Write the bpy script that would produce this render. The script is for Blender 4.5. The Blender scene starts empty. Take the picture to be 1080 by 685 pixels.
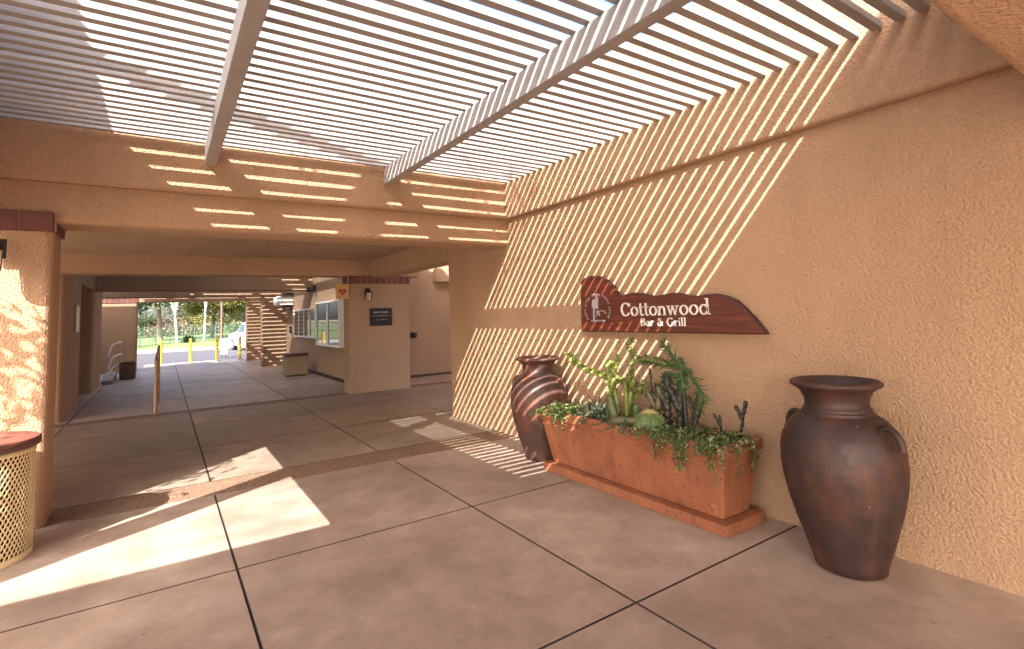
import bpy, bmesh, math, random
from mathutils import Vector, Matrix
random.seed(7)
sc = bpy.context.scene
COL = sc.collection

# ------------------------------------------------------------------ camera
cam_d = bpy.data.cameras.new("camera"); cam = bpy.data.objects.new("camera", cam_d); COL.objects.link(cam)
cam_d.sensor_width = 36; cam_d.lens = 539.6 / 1080 * 36
cam_d.shift_x = 0.02226; cam_d.shift_y = -0.05185
cam_d.clip_start = 0.05; cam_d.clip_end = 3000
cr = Vector((0.84373729, -0.53566644, -0.03418848)); cu = Vector((-0.01573336, -0.08834856, 0.99596536)); cf = Vector((0.53652572, 0.83979521, 0.08297081))
cam.matrix_world = Matrix(((cr.x, cu.x, -cf.x, 0), (cr.y, cu.y, -cf.y, 0), (cr.z, cu.z, -cf.z, 1.5), (0, 0, 0, 1)))
sc.camera = cam

# ------------------------------------------------------------------ light
SUN_V = Vector((1.0, 0.848, -0.985)).normalized()
w = bpy.data.worlds.new("World"); sc.world = w; w.use_nodes = True
nt = w.node_tree; nt.nodes.clear()
sky = nt.nodes.new("ShaderNodeTexSky"); sky.sky_type = 'NISHITA'; sky.sun_disc = False
sky.sun_elevation = math.asin(-SUN_V.z); sky.sun_rotation = math.atan2(-SUN_V.x, -SUN_V.y)
sky.dust_density = 4.0; sky.air_density = 0.7; sky.ozone_density = 0.6
bg = nt.nodes.new("ShaderNodeBackground"); bg.inputs[1].default_value = 0.15
wo = nt.nodes.new("ShaderNodeOutputWorld")
nt.links.new(sky.outputs[0], bg.inputs[0]); nt.links.new(bg.outputs[0], wo.inputs[0])
sun_d = bpy.data.lights.new("sun", 'SUN'); sun_d.energy = 4.1; sun_d.angle = math.radians(0.27); sun_d.color = (1, 0.98, 0.955)
sun = bpy.data.objects.new("sun", sun_d); COL.objects.link(sun); sun.location = (-8, -8, 12)
sun.rotation_euler = SUN_V.to_track_quat('-Z', 'Y').to_euler()
sc.view_settings.view_transform = 'Standard'; sc.view_settings.look = 'None'
sc.view_settings.gamma = 1; sc.view_settings.use_curve_mapping = False
sc.view_settings.exposure = 2.36
sc.cycles.max_bounces = 10; sc.cycles.diffuse_bounces = 7; sc.cycles.glossy_bounces = 4
sc.cycles.use_denoising = True

# ------------------------------------------------------------------ materials
def lin(r, g, b):
    f = lambda c: ((c / 255 + 0.055) / 1.055) ** 2.4 if c / 255 > 0.04045 else c / 255 / 12.92
    return (f(r), f(g), f(b), 1)

class Mat:
    def __init__(s, name, rough=0.8, metal=0.0):
        s.m = bpy.data.materials.new(name); s.m.use_nodes = True
        s.t = s.m.node_tree; s.b = s.t.nodes["Principled BSDF"]
        s.b.inputs["Roughness"].default_value = rough; s.b.inputs["Metallic"].default_value = metal
        s.tc = s.t.nodes.new("ShaderNodeTexCoord")
    def n(s, typ, **kw):
        nd = s.t.nodes.new("ShaderNode" + typ)
        for k, v in kw.items(): setattr(nd, k, v)
        return nd
    def l(s, a, b): s.t.links.new(a, b)
    def noise(s, scale, detail=4, rough=0.55, stretch=None):
        nd = s.n("TexNoise"); nd.inputs["Scale"].default_value = scale; nd.inputs["Detail"].default_value = detail
        nd.inputs["Roughness"].default_value = rough
        src = s.tc.outputs["Object"]
        if stretch:
            mp = s.n("Mapping"); mp.inputs["Scale"].default_value = stretch; s.l(src, mp.inputs[0]); src = mp.outputs[0]
        s.l(src, nd.inputs["Vector"]); return nd.outputs["Fac"]
    def voro(s, scale, feature='F1'):
        nd = s.n("TexVoronoi", feature=feature); nd.inputs["Scale"].default_value = scale
        s.l(s.tc.outputs["Object"], nd.inputs["Vector"]); return nd
    def ramp(s, fac, stops):
        r = s.n("ValToRGB"); e = r.color_ramp.elements
        while len(e) < len(stops): e.new(0.5)
        for i, (p, c) in enumerate(stops): e[i].position = p; e[i].color = c if len(c) == 4 else (*c, 1)
        s.l(fac, r.inputs[0]); return r.outputs[0]
    def mix(s, fac, a, b, mode='MIX'):
        m = s.n("MixRGB", blend_type=mode)
        for i, v in zip((0, 1, 2), (fac, a, b)):
            if isinstance(v, bpy.types.NodeSocket): s.l(v, m.inputs[i])
            else: m.inputs[i].default_value = v
        return m.outputs[0]
    def math(s, op, a, b=0.0):
        m = s.n("Math", operation=op)
        for i, v in enumerate((a, b)):
            if isinstance(v, bpy.types.NodeSocket): s.l(v, m.inputs[i])
            else: m.inputs[i].default_value = v
        return m.outputs[0]
    def color(s, c):
        if isinstance(c, bpy.types.NodeSocket): s.l(c, s.b.inputs["Base Color"])
        else: s.b.inputs["Base Color"].default_value = c
        return s
    def rough(s, r): s.l(r, s.b.inputs["Roughness"])
    def bump(s, h, dist=0.005, strength=1.0):
        b = s.n("Bump"); b.inputs["Distance"].default_value = dist; b.inputs["Strength"].default_value = strength
        s.l(h, b.inputs["Height"]); s.l(b.outputs[0], s.b.inputs["Normal"]); return s

def plain(name, c, rough=0.7, metal=0.0, var=0.12, scale=12, bump=0.0):
    m = Mat(name, rough, metal)
    f = m.noise(scale, 5)
    d = tuple(x * (1 - var) for x in c[:3]) + (1,); u = tuple(min(1, x * (1 + var)) for x in c[:3]) + (1,)
    m.color(m.ramp(f, [(0.3, d), (0.7, u)]))
    if bump: m.bump(m.noise(scale * 5, 4), bump)
    return m.m

def stucco(name, c, grain=72, dist=0.011, strength=0.9):
    m = Mat(name, 0.92)
    big = m.noise(0.9, 5, 0.6); mid = m.noise(6, 4)
    d = tuple(x * 0.90 for x in c[:3]) + (1,); u = tuple(x * 1.08 for x in c[:3]) + (1,)
    base = m.ramp(big, [(0.3, d), (0.72, u)])
    streak = m.ramp(m.noise(2.5, 5, 0.6, (1, 1, 0.12)), [(0.30, (0.86, 0.84, 0.82)), (0.52, (1, 1, 1))])
    base = m.mix(0.55, base, streak, 'MULTIPLY')
    g = m.noise(grain, 3, 0.6)
    v = m.voro(grain * 0.9, 'SMOOTH_F1').outputs["Distance"]
    h = m.math('SUBTRACT', m.math('MULTIPLY', g, 1.6), m.math('MULTIPLY', v, 0.7))
    base = m.mix(0.8, base, m.ramp(g, [(0.30, (0.80, 0.78, 0.76)), (0.55, (1.04, 1.04, 1.04))]), 'MULTIPLY')
    m.color(base)
    m.bump(h, dist, strength)
    return m.m

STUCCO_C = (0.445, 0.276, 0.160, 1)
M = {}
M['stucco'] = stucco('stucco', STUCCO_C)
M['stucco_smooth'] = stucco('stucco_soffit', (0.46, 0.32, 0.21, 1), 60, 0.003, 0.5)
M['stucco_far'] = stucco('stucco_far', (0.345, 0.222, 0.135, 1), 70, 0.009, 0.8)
M['white_wood'] = plain('painted_wood', (0.31, 0.29, 0.275, 1), 0.6, var=0.08, scale=5, bump=0.001)
def slat_mat():
    m = Mat('slat_paint', 0.65)
    oi = m.n("ObjectInfo"); f = m.noise(3, 5, 0.65, (0.5, 3, 3))
    c = m.ramp(f, [(0.3, (0.27, 0.25, 0.24)), (0.7, (0.36, 0.34, 0.325))])
    c = m.mix(1.0, c, m.ramp(oi.outputs["Random"], [(0, (0.84, 0.83, 0.82)), (1, (1.1, 1.1, 1.1))]), 'MULTIPLY')
    c = m.mix(m.ramp(m.noise(7, 6, 0.75, (0.6, 2, 2)), [(0.60, (0, 0, 0)), (0.68, (0.6, 0.6, 0.6))]), c, (0.20, 0.14, 0.10, 1))
    m.color(c); m.bump(f, 0.002); return m.m
M['slat'] = slat_mat()

def concrete():
    m = Mat('stained_concrete', 0.6)
    at = m.n("Attribute", attribute_name="tone"); at.attribute_type = 'GEOMETRY'
    a = m.noise(0.7, 6, 0.65); b = m.noise(3.5, 6, 0.6); c = m.noise(30, 5, 0.7); s = m.noise(1.3, 5, 0.6, (0.35, 1.2, 1))
    base = m.ramp(a, [(0.28, (0.285, 0.205, 0.150)), (0.5, (0.385, 0.285, 0.212)), (0.72, (0.47, 0.36, 0.272))])
    base = m.mix(0.75, base, m.ramp(b, [(0.3, (0.68, 0.66, 0.65)), (0.7, (1.16, 1.16, 1.16))]), 'MULTIPLY')
    base = m.mix(0.7, base, m.ramp(m.noise(0.33, 6, 0.7), [(0.36, (0.72, 0.71, 0.72)), (0.62, (1.12, 1.1, 1.08))]), 'MULTIPLY')
    base = m.mix(0.5, base, m.ramp(c, [(0.3, (0.78, 0.77, 0.76)), (0.7, (1.1, 1.1, 1.1))]), 'MULTIPLY')
    base = m.mix(m.ramp(s, [(0.55, (0, 0, 0)), (0.75, (0.45, 0.45, 0.45))]), base, (0.42, 0.34, 0.29, 1))
    spots = m.voro(1.1).outputs["Distance"]
    base = m.mix(m.ramp(spots, [(0.035, (0.5, 0.5, 0.5)), (0.075, (0, 0, 0))]), base, (0.11, 0.085, 0.07, 1))
    base = m.mix(m.ramp(m.noise(140, 3, 0.7), [(0.64, (0, 0, 0)), (0.74, (0.6, 0.6, 0.6))]), base, (0.12, 0.09, 0.07, 1))
    sp2 = m.voro(3.3).outputs["Distance"]
    base = m.mix(m.ramp(sp2, [(0.03, (0.45, 0.45, 0.45)), (0.06, (0, 0, 0))]), base, (0.10, 0.08, 0.07, 1))
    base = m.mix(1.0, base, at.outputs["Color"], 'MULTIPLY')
    m.color(base)
    m.rough(m.ramp(a, [(0.3, (0.42, 0.42, 0.42)), (0.7, (0.68, 0.68, 0.68))]))
    m.bump(m.math('ADD', m.noise(60, 5, 0.7), m.math('MULTIPLY', b, 1.5)), 0.0018, 0.7)
    return m.m
M['concrete'] = concrete()

def aggregate():
    m = Mat('exposed_aggregate', 0.75)
    v = m.voro(95)
    c = m.ramp(m.math('FRACT', m.math('MULTIPLY', v.outputs["Color"], 1.0)), [(0.0, (0.08, 0.042, 0.024)), (0.4, (0.20, 0.11, 0.06)), (0.75, (0.31, 0.19, 0.115)), (1.0, (0.5, 0.39, 0.29))])
    c = m.mix(m.ramp(v.outputs["Distance"], [(0.35, (0, 0, 0)), (0.75, (0.8, 0.8, 0.8))]), c, (0.15, 0.09, 0.055, 1))
    m.color(c); m.bump(v.outputs["Distance"], -0.006, 1.0)
    return m.m
M['aggregate'] = aggregate()
M['joint'] = plain('joint_fill', (0.05, 0.035, 0.028, 1), 0.9, scale=30)

def terracotta():
    m = Mat('terracotta', 0.78)
    a = m.noise(2.2, 6, 0.65); st = m.noise(9, 5, 0.65, (1, 1, 0.14)); fine = m.noise(60, 4, 0.7)
    c = m.ramp(a, [(0.3, (0.22, 0.068, 0.027)), (0.7, (0.36, 0.128, 0.052))])
    c = m.mix(m.ramp(st, [(0.48, (0, 0, 0)), (0.72, (0.75, 0.75, 0.75))]), c, (0.13, 0.048, 0.026, 1))
    sp = m.voro(15).outputs["Distance"]
    c = m.mix(m.ramp(sp, [(0.08, (0.9, 0.9, 0.9)), (0.17, (0, 0, 0))]), c, (0.09, 0.03, 0.018, 1))
    c = m.mix(m.ramp(m.noise(5, 6, 0.7), [(0.62, (0, 0, 0)), (0.75, (0.35, 0.35, 0.35))]), c, (0.55, 0.36, 0.25, 1))
    m.color(c); m.bump(m.math('ADD', fine, m.math('MULTIPLY', st, 1.2)), 0.003, 0.8)
    return m.m
M['terracotta'] = terracotta()

def clay_urn(name, dark=1.0):
    m = Mat(name, 0.42)
    a = m.noise(3.2, 6, 0.7); b = m.noise(9, 6, 0.65); st = m.noise(5, 5, 0.65, (1, 1, 0.3))
    k = dark
    c = m.ramp(a, [(0.30, (0.045 * k, 0.024 * k, 0.020 * k)), (0.5, (0.085 * k, 0.038 * k, 0.027 * k)), (0.72, (0.22 * k, 0.070 * k, 0.034 * k))])
    c = m.mix(m.ramp(b, [(0.5, (0, 0, 0)), (0.72, (0.5, 0.5, 0.5))]), c, (0.075 * k, 0.05 * k, 0.042 * k, 1))
    c = m.mix(m.ramp(st, [(0.52, (0, 0, 0)), (0.70, (0.65, 0.65, 0.65))]), c, (0.27 * k, 0.085 * k, 0.04 * k, 1))
    v = m.voro(7).outputs["Distance"]
    c = m.mix(m.ramp(v, [(0.02, (0.8, 0.8, 0.8)), (0.034, (0, 0, 0))]), c, (0.30, 0.21, 0.14, 1))
    c = m.mix(m.ramp(m.noise(14, 6, 0.8, (1, 1, 2.5)), [(0.66, (0, 0, 0)), (0.72, (0.7, 0.7, 0.7))]), c, (0.17 * k, 0.11 * k, 0.08 * k, 1))
    m.color(c); m.rough(m.ramp(b, [(0.3, (0.42, 0.42, 0.42)), (0.7, (0.68, 0.68, 0.68))]))
    rings = m.noise(9, 3, 0.6, (0.25, 0.25, 3.0))
    m.bump(m.math('ADD', m.math('MULTIPLY', rings, 0.8), m.noise(25, 5, 0.7)), 0.004, 0.55)
    return m.m
M['urn'] = clay_urn('dark_clay', 0.46); M['urn2'] = clay_urn('brown_clay', 0.85)

def redwood():
    m = Mat('stained_redwood', 0.45)
    g = m.noise(6, 6, 0.65, (1, 0.6, 6)); a = m.noise(4, 4)
    c = m.ramp(g, [(0.3, (0.055, 0.011, 0.005)), (0.55, (0.115, 0.023, 0.009)), (0.75, (0.20, 0.048, 0.017))])
    c = m.mix(0.5, c, m.ramp(a, [(0.3, (0.6, 0.6, 0.6)), (0.7, (1.1, 1.1, 1.1))]), 'MULTIPLY')
    m.color(c); m.bump(g, 0.004, 0.7); return m.m
M['redwood'] = redwood()
M['redwood_edge'] = plain('stained_redwood_edge', (0.05, 0.010, 0.006, 1), 0.6, var=0.3, scale=20, bump=0.003)
M['letter'] = plain('cream_lettering', (0.72, 0.66, 0.58, 1), 0.55, var=0.06)
M['emblem'] = plain('faded_emblem_paint', (0.36, 0.32, 0.34, 1), 0.6, var=0.35, scale=50)

def brick(name, c1, c2):
    m = Mat(name, 0.7)
    f = m.noise(5, 5); m.color(m.ramp(f, [(0.3, c1), (0.7, c2)])); m.bump(m.noise(60, 4), 0.003, 0.7); return m.m
M['brick'] = brick('cap_brick', (0.085, 0.026, 0.019), (0.145, 0.044, 0.028))
M['mortar'] = plain('mortar', (0.36, 0.27, 0.22, 1), 0.9, scale=40)
M['black_metal'] = plain('black_metal', (0.018, 0.016, 0.015, 1), 0.45)
M['lamp_glass'] = plain('lamp_glass', (0.65, 0.52, 0.30, 1), 0.25, var=0.05)
M['bin_mesh'] = plain('cream_coated_mesh', (0.72, 0.55, 0.28, 1), 0.5, var=0.06)
M['bin_lid'] = plain('brown_bin_lid', (0.20, 0.065, 0.045, 1), 0.5, var=0.12, scale=8)
M['bin_rim'] = plain('dark_bin_rim', (0.085, 0.028, 0.018, 1), 0.5)
M['dark_liner'] = plain('dark_liner', (0.03, 0.022, 0.018, 1), 0.8)
M['tan_panel'] = plain('tan_aggregate_panel', (0.33, 0.25, 0.15, 1), 0.85, var=0.25, scale=60, bump=0.003)
M['brown_can'] = plain('brown_aggregate', (0.14, 0.085, 0.055, 1), 0.9, var=0.35, scale=60, bump=0.004)
M['rail'] = plain('tan_rail_paint', (0.36, 0.22, 0.12, 1), 0.5, var=0.1)
M['rail_light'] = plain('light_rail_paint', (0.55, 0.40, 0.29, 1), 0.5, var=0.1)
M['door'] = plain('dark_brown_door', (0.12, 0.062, 0.035, 1), 0.6, var=0.15)
M['plaque'] = plain('dark_bronze', (0.016, 0.008, 0.007, 1), 0.75)
M['plaque_text'] = plain('plaque_lettering', (0.30, 0.26, 0.24, 1), 0.6)
M['sign_tan'] = plain('tan_sign_face', (0.50, 0.27, 0.10, 1), 0.6)
M['sign_red'] = plain('red_sign_paint', (0.30, 0.02, 0.015, 1), 0.5)
M['white_paint'] = plain('white_paint', (0.78, 0.76, 0.73, 1), 0.5, var=0.05)
M['gold'] = plain('dull_gold_frame', (0.45, 0.32, 0.12, 1), 0.45, 0.4)
g = Mat('window_glass', 0.03); g.color((0.02, 0.035, 0.035, 1)); g.b.inputs["IOR"].default_value = 1.6; M['glass'] = g.m
M['paper'] = plain('posted_paper', (0.55, 0.55, 0.55, 1), 0.8, var=0.3, scale=9)
M['trim'] = plain('dark_base_trim', (0.05, 0.032, 0.025, 1), 0.8)
M['soil'] = plain('potting_soil', (0.05, 0.034, 0.024, 1), 0.95, var=0.5, scale=40, bump=0.01)
def leafm(name, a, b, scale=18, rough=0.5):
    m = Mat(name, rough); m.color(m.ramp(m.noise(scale, 4), [(0.32, a), (0.68, b)]))
    m.b.inputs["Subsurface Weight"].default_value = 0.0
    return m.m
M['leaf_light'] = leafm('light_leaf', (0.08, 0.115, 0.02), (0.19, 0.24, 0.05))
M['leaf_mid'] = leafm('mid_leaf', (0.024, 0.042, 0.011), (0.085, 0.12, 0.032))
M['leaf_grey'] = leafm('grey_leaf', (0.06, 0.075, 0.055), (0.14, 0.155, 0.11))
M['flower'] = plain('tiny_pale_flowers', (0.34, 0.36, 0.20, 1), 0.7)
M['cactus'] = leafm('cactus_skin', (0.055, 0.075, 0.02), (0.12, 0.14, 0.045), 25)
M['cactus_bright'] = leafm('bright_cactus_skin', (0.08, 0.105, 0.02), (0.24, 0.28, 0.055), 14)
M['cactus_olive'] = leafm('olive_cactus_skin', (0.055, 0.05, 0.02), (0.115, 0.10, 0.045), 25)
M['cactus_green'] = leafm('deep_cactus_skin', (0.025, 0.06, 0.012), (0.065, 0.13, 0.025), 20)
M['cactus_dark'] = leafm('dark_cactus_skin', (0.010, 0.010, 0.007), (0.032, 0.026, 0.016), 25)
M['spine'] = plain('yellow_spines', (0.50, 0.42, 0.18, 1), 0.7)
M['barrel'] = leafm('barrel_skin', (0.04, 0.085, 0.02), (0.10, 0.16, 0.04), 20)
M['bark'] = plain('bark', (0.17, 0.12, 0.085, 1), 0.9, var=0.35, scale=8, bump=0.02)
M['bark_pale'] = plain('pale_bark', (0.55, 0.48, 0.40, 1), 0.9, var=0.2, scale=6)
M['tree_dark'] = leafm('dark_foliage', (0.018, 0.04, 0.014), (0.045, 0.08, 0.03), 0.8)
M['tree_yellow'] = leafm('yellow_foliage', (0.10, 0.10, 0.018), (0.20, 0.18, 0.035), 0.8)
M['tree_mid'] = leafm('mid_foliage', (0.05, 0.07, 0.022), (0.11, 0.125, 0.042), 0.8)
M['shrub'] = leafm('dry_shrub', (0.08, 0.062, 0.032), (0.15, 0.115, 0.065), 1.5)
M['yellow'] = plain('yellow_paint', (0.75, 0.50, 0.04, 1), 0.5, var=0.06)
M['fence_green'] = plain('green_fence_paint', (0.06, 0.14, 0.09, 1), 0.6)
M['car_white'] = plain('white_car_paint', (0.75, 0.75, 0.76, 1), 0.25, var=0.02)
M['tyre'] = plain('tyre', (0.02, 0.02, 0.02, 1), 0.85)
M['chrome'] = plain('wheel_rim', (0.45, 0.45, 0.46, 1), 0.3, 0.8)
M['red_lens'] = plain('red_lens', (0.35, 0.01, 0.01, 1), 0.2)
M['pole_brown'] = plain('brown_pole', (0.10, 0.055, 0.04, 1), 0.6)
M['asphalt'] = plain('asphalt', (0.055, 0.05, 0.056, 1), 0.9, var=0.15, scale=2, bump=0.002)
M['kerb'] = plain('kerb_concrete', (0.30, 0.27, 0.25, 1), 0.85, scale=3)
M['grass'] = leafm('lawn', (0.075, 0.10, 0.025), (0.15, 0.165, 0.05), 0.35, 0.9)
M['ground'] = plain('dry_ground', (0.34, 0.25, 0.17, 1), 0.95, scale=0.2)

# ------------------------------------------------------------------ mesh builder
class MB:
    def __init__(s): s.v = []; s.f = []; s.mi = []; s.smooth = []
    def add(s, vs, fs, smooth=False, mi=0):
        o = len(s.v); s.v += [tuple(p) for p in vs]; s.f += [tuple(i + o for i in q) for q in fs]
        s.mi += [mi] * len(fs); s.smooth += [smooth] * len(fs)
    def box(s, x0, x1, y0, y1, z0, z1, mi=0):
        s.add([(x, y, z) for z in (z0, z1) for y in (y0, y1) for x in (x0, x1)],
              [(0, 2, 3, 1), (4, 5, 7, 6), (0, 1, 5, 4), (2, 6, 7, 3), (0, 4, 6, 2), (1, 3, 7, 5)], mi=mi)
    def rbox(s, x0, x1, y0, y1, z0, z1, r=0.02, seg=3, sel=None, mi=0):
        bm = bmesh.new()
        vs = [bm.verts.new((x, y, z)) for z in (z0, z1) for y in (y0, y1) for x in (x0, x1)]
        for q in [(0, 2, 3, 1), (4, 5, 7, 6), (0, 1, 5, 4), (2, 6, 7, 3), (0, 4, 6, 2), (1, 3, 7, 5)]: bm.faces.new([vs[i] for i in q])
        es = [e for e in bm.edges if sel is None or sel((e.verts[0].co + e.verts[1].co) / 2, e.verts[1].co - e.verts[0].co)]
        if es: bmesh.ops.bevel(bm, geom=es, offset=r, segments=seg, affect='EDGES', profile=0.5)
        bm.verts.index_update()
        s.add([v.co[:] for v in bm.verts], [[v.index for v in f.verts] for f in bm.faces], mi=mi); bm.free()
    def tube(s, pts, rad, n=8, cap=True, ribs=0, amp=0.0, smooth=True, mi=0):
        pts = [Vector(p) for p in pts]
        if not hasattr(rad, '__len__'): rad = [rad] * len(pts)
        k = len(pts); vs = []; up = None
        for i, p in enumerate(pts):
            d = (pts[min(i + 1, k - 1)] - pts[max(i - 1, 0)]).normalized()
            if up is None: up = Vector((0, 0, 1)) if abs(d.z) < 0.9 else Vector((1, 0, 0))
            a = d.cross(up)
            if a.length < 1e-4: a = d.orthogonal()
            a.normalize(); b = a.cross(d).normalized(); up = b
            for j in range(n):
                t = 2 * math.pi * j / n; r = rad[i] * (1 + amp * math.cos(ribs * t))
                vs.append(p + a * math.cos(t) * r + b * math.sin(t) * r)
        fs = [(i * n + j, i * n + (j + 1) % n, (i + 1) * n + (j + 1) % n, (i + 1) * n + j) for i in range(k - 1) for j in range(n)]
        s.add(vs, fs, smooth, mi)
        if cap:
            s.add([vs[j] for j in range(n)], [tuple(range(n))[::-1]], False, mi)
            s.add([vs[(k - 1) * n + j] for j in range(n)], [tuple(range(n))], False, mi)
    def pod(s, p0, p1, r, n=10, ribs=0, amp=0.0, flat=1.0, mi=0):      # a closed rounded segment
        p0, p1 = Vector(p0), Vector(p1); k = 7; pts = []; rad = []
        for i in range(k):
            t = i / (k - 1); pts.append(p0.lerp(p1, 0.5 - 0.5 * math.cos(math.pi * t)))
            rad.append(r * max(0.08, math.sin(math.pi * t) ** 0.55))
        s.tube(pts, rad, n, True, ribs, amp, mi=mi)
    def lathe(s, prof, c, n=48, smooth=True, mi=0):
        vs = [(c[0] + r * math.cos(2 * math.pi * j / n), c[1] + r * math.sin(2 * math.pi * j / n), c[2] + z) for r, z in prof for j in range(n)]
        k = len(prof)
        s.add(vs, [(i * n + j, i * n + (j + 1) % n, (i + 1) * n + (j + 1) % n, (i + 1) * n + j) for i in range(k - 1) for j in range(n)], smooth, mi)
    def prism(s, poly, fn, d0, d1, mi=0):                               # 2D outline -> solid through fn(u, v, depth)
        n = len(poly)
        vs = [fn(u, v, d0) for u, v in poly] + [fn(u, v, d1) for u, v in poly]
        s.add(vs, [tuple(range(n)), tuple(range(2 * n - 1, n - 1, -1))] + [(i, i + n, (i + 1) % n + n, (i + 1) % n) for i in range(n)], mi=mi)
    def leaf(s, p, d, up, L, W, mi=0):
        p, d, up = Vector(p), Vector(d).normalized(), Vector(up)
        a = d.cross(up)
        if a.length < 1e-3: a = d.orthogonal()
        a.normalize(); nn = a.cross(d)
        s.add([p, p + d * L * 0.5 + a * W * 0.5 + nn * W * .15, p + d * L, p + d * L * 0.5 - a * W * 0.5 + nn * W * .15], [(0, 1, 2), (0, 2, 3)], False, mi)
    def build(s, name, mat, parent=None, fix=True):
        me = bpy.data.meshes.new(name)
        mats = mat if isinstance(mat, (list, tuple)) else [mat]
        if parent is not None: off = Vector(parent.get('_w', parent.location))
        else:
            xs, ys, zs = zip(*s.v); off = Vector(((min(xs) + max(xs)) / 2, (min(ys) + max(ys)) / 2, min(zs)))
        me.from_pydata([tuple(Vector(p) - off) for p in s.v], [], s.f)
        for m in mats: me.materials.append(m)
        me.polygons.foreach_set('material_index', s.mi); me.polygons.foreach_set('use_smooth', s.smooth)
        if fix:
            bm = bmesh.new(); bm.from_mesh(me); bmesh.ops.recalc_face_normals(bm, faces=bm.faces); bm.to_mesh(me); bm.free()
        me.update()
        o = bpy.data.objects.new(name, me); COL.objects.link(o)
        if parent is not None:
            o.parent = parent; o['_w'] = tuple(off)
        else: o.location = off; o['_w'] = tuple(off)
        return o

def tag(o, label=None, cat=None, group=None, kind=None):
    if label: o['label'] = label
    if cat: o['category'] = cat
    if group: o['group'] = group
    if kind: o['kind'] = kind
    return o
def thing(name, label, cat, loc, group=None):
    o = bpy.data.objects.new(name, None); COL.objects.link(o); o.location = loc; o['_w'] = tuple(loc)
    o.empty_display_size = 0.2
    return tag(o, label, cat, group)
def copy_tree(o, parent=None):
    c = o.copy(); COL.objects.link(c)
    if parent: c.parent = parent
    for ch in list(o.children): copy_tree(ch, c)
    return c
def bx(*a, **k):
    m = MB(); m.rbox(*a, **k) if ('r' in k) else m.box(*a, **k); return m
vert_e = lambda mid, d: abs(d.z) > abs(d.x) + abs(d.y)

W = 3.65; T = 3.95
# ------------------------------------------------------------------ ground
def rv(rnd, s): return Vector((rnd.uniform(-s, s), rnd.uniform(-s, s), rnd.uniform(-s, s)))
def sheet(name, x0, x1, y0, y1, z, mat, nx=1, ny=1):
    m = MB()
    m.add([(x0 + (x1 - x0) * i / nx, y0 + (y1 - y0) * j / ny, z) for j in range(ny + 1) for i in range(nx + 1)],
          [(j * (nx + 1) + i, j * (nx + 1) + i + 1, (j + 1) * (nx + 1) + i + 1, (j + 1) * (nx + 1) + i) for j in range(ny) for i in range(nx)])
    return tag(m.build(name, mat), kind='structure')
sheet('ground', -900, 900, -900, 1500, -0.30, M['ground'])
sheet('patio_base', -9, 12, -6, 23.2, -0.014, M['joint'])

def patio():
    xs = [-8.4] + [0.407 + 1.663 * k for k in range(-4, 6)] + [11.8]
    rows = [(-6, -3), (-3, -1.37), (-1.37, 0.29), (0.29, 1.95), (1.95, 3.61), (3.61, 5.25), (5.70, 7.31), (7.31, 8.95), (8.95, 10.28), (10.60, 12.3), (12.3, 13.95),
            (13.95, 15.6), (15.6, 17.3), (17.3, 19.0), (19.0, 20.7), (20.7, 22.4), (22.4, 23.15)]
    m = MB(); tones = []
    g = 0.005; ch = 0.0025
    rnd = random.Random(3)
    for (y0, y1) in rows:
        for x0, x1 in zip(xs[:-1], xs[1:]):
            a, b, c, d = x0 + g, x1 - g, y0 + g, y1 - g
            vs = [(a, c, -0.012), (b, c, -0.012), (b, d, -0.012), (a, d, -0.012), (a, c, -0.005), (b, c, -0.005), (b, d, -0.005), (a, d, -0.005),
                  (a + ch, c + ch, 0), (b - ch, c + ch, 0), (b - ch, d - ch, 0), (a + ch, d - ch, 0)]
            m.add(vs, [(8, 9, 10, 11), (4, 5, 9, 8), (5, 6, 10, 9), (6, 7, 11, 10), (7, 4, 8, 11), (0, 1, 5, 4), (1, 2, 6, 5), (2, 3, 7, 6), (3, 0, 4, 7)])
            m.mi[-8:] = [1] * 8
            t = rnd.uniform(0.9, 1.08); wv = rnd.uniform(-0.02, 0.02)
            k3 = (0.82, 0.85, 0.84) if 5.5 < y0 < 10.4 else ((1.12, 1.12, 1.10) if y0 > 10 else (1, 1, 1))  # passage brightness set in slab colour: roofed rows darker and greyer, far rows lighter
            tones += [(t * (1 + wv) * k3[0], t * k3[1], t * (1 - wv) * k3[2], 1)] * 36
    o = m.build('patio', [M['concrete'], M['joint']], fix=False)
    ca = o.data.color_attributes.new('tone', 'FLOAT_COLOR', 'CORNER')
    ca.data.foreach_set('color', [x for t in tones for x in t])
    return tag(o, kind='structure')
patio()
for y0, y1 in ((5.258, 5.692), (10.288, 10.592)):
    m = MB(); m.rbox(-8.4, 11.8, y0, y1, -0.013, 0.0, r=0.004, seg=1); tag(m.build('aggregate_band', M['aggregate']), kind='structure')
m = MB(); m.rbox(-20, 30, 23.2, 23.95, -0.2, 0.0, r=0.02); tag(m.build('pavement', M['kerb']), kind='structure')
sheet('road', -150, 150, 23.9, 37.0, -0.13, M['asphalt'])
def strip(name, p0, p1, wid, z0, z1, mat):
    d = Vector((p1[0] - p0[0], p1[1] - p0[1], 0)); n = Vector((-d.y, d.x, 0)).normalized() * wid
    m = MB(); a, b = Vector((*p0, 0)), Vector((*p1, 0))
    m.prism([(a.x, a.y), (b.x, b.y), (b.x + n.x, b.y + n.y), (a.x + n.x, a.y + n.y)], lambda u, v, dd: (u, v, dd), z0, z1)
    return m
tag(strip('kerb', (-80, 36.6), (80, 36.9), 0.3, -0.2, 0.06, M['kerb']).build('kerb', M['kerb']), kind='structure')
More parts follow.
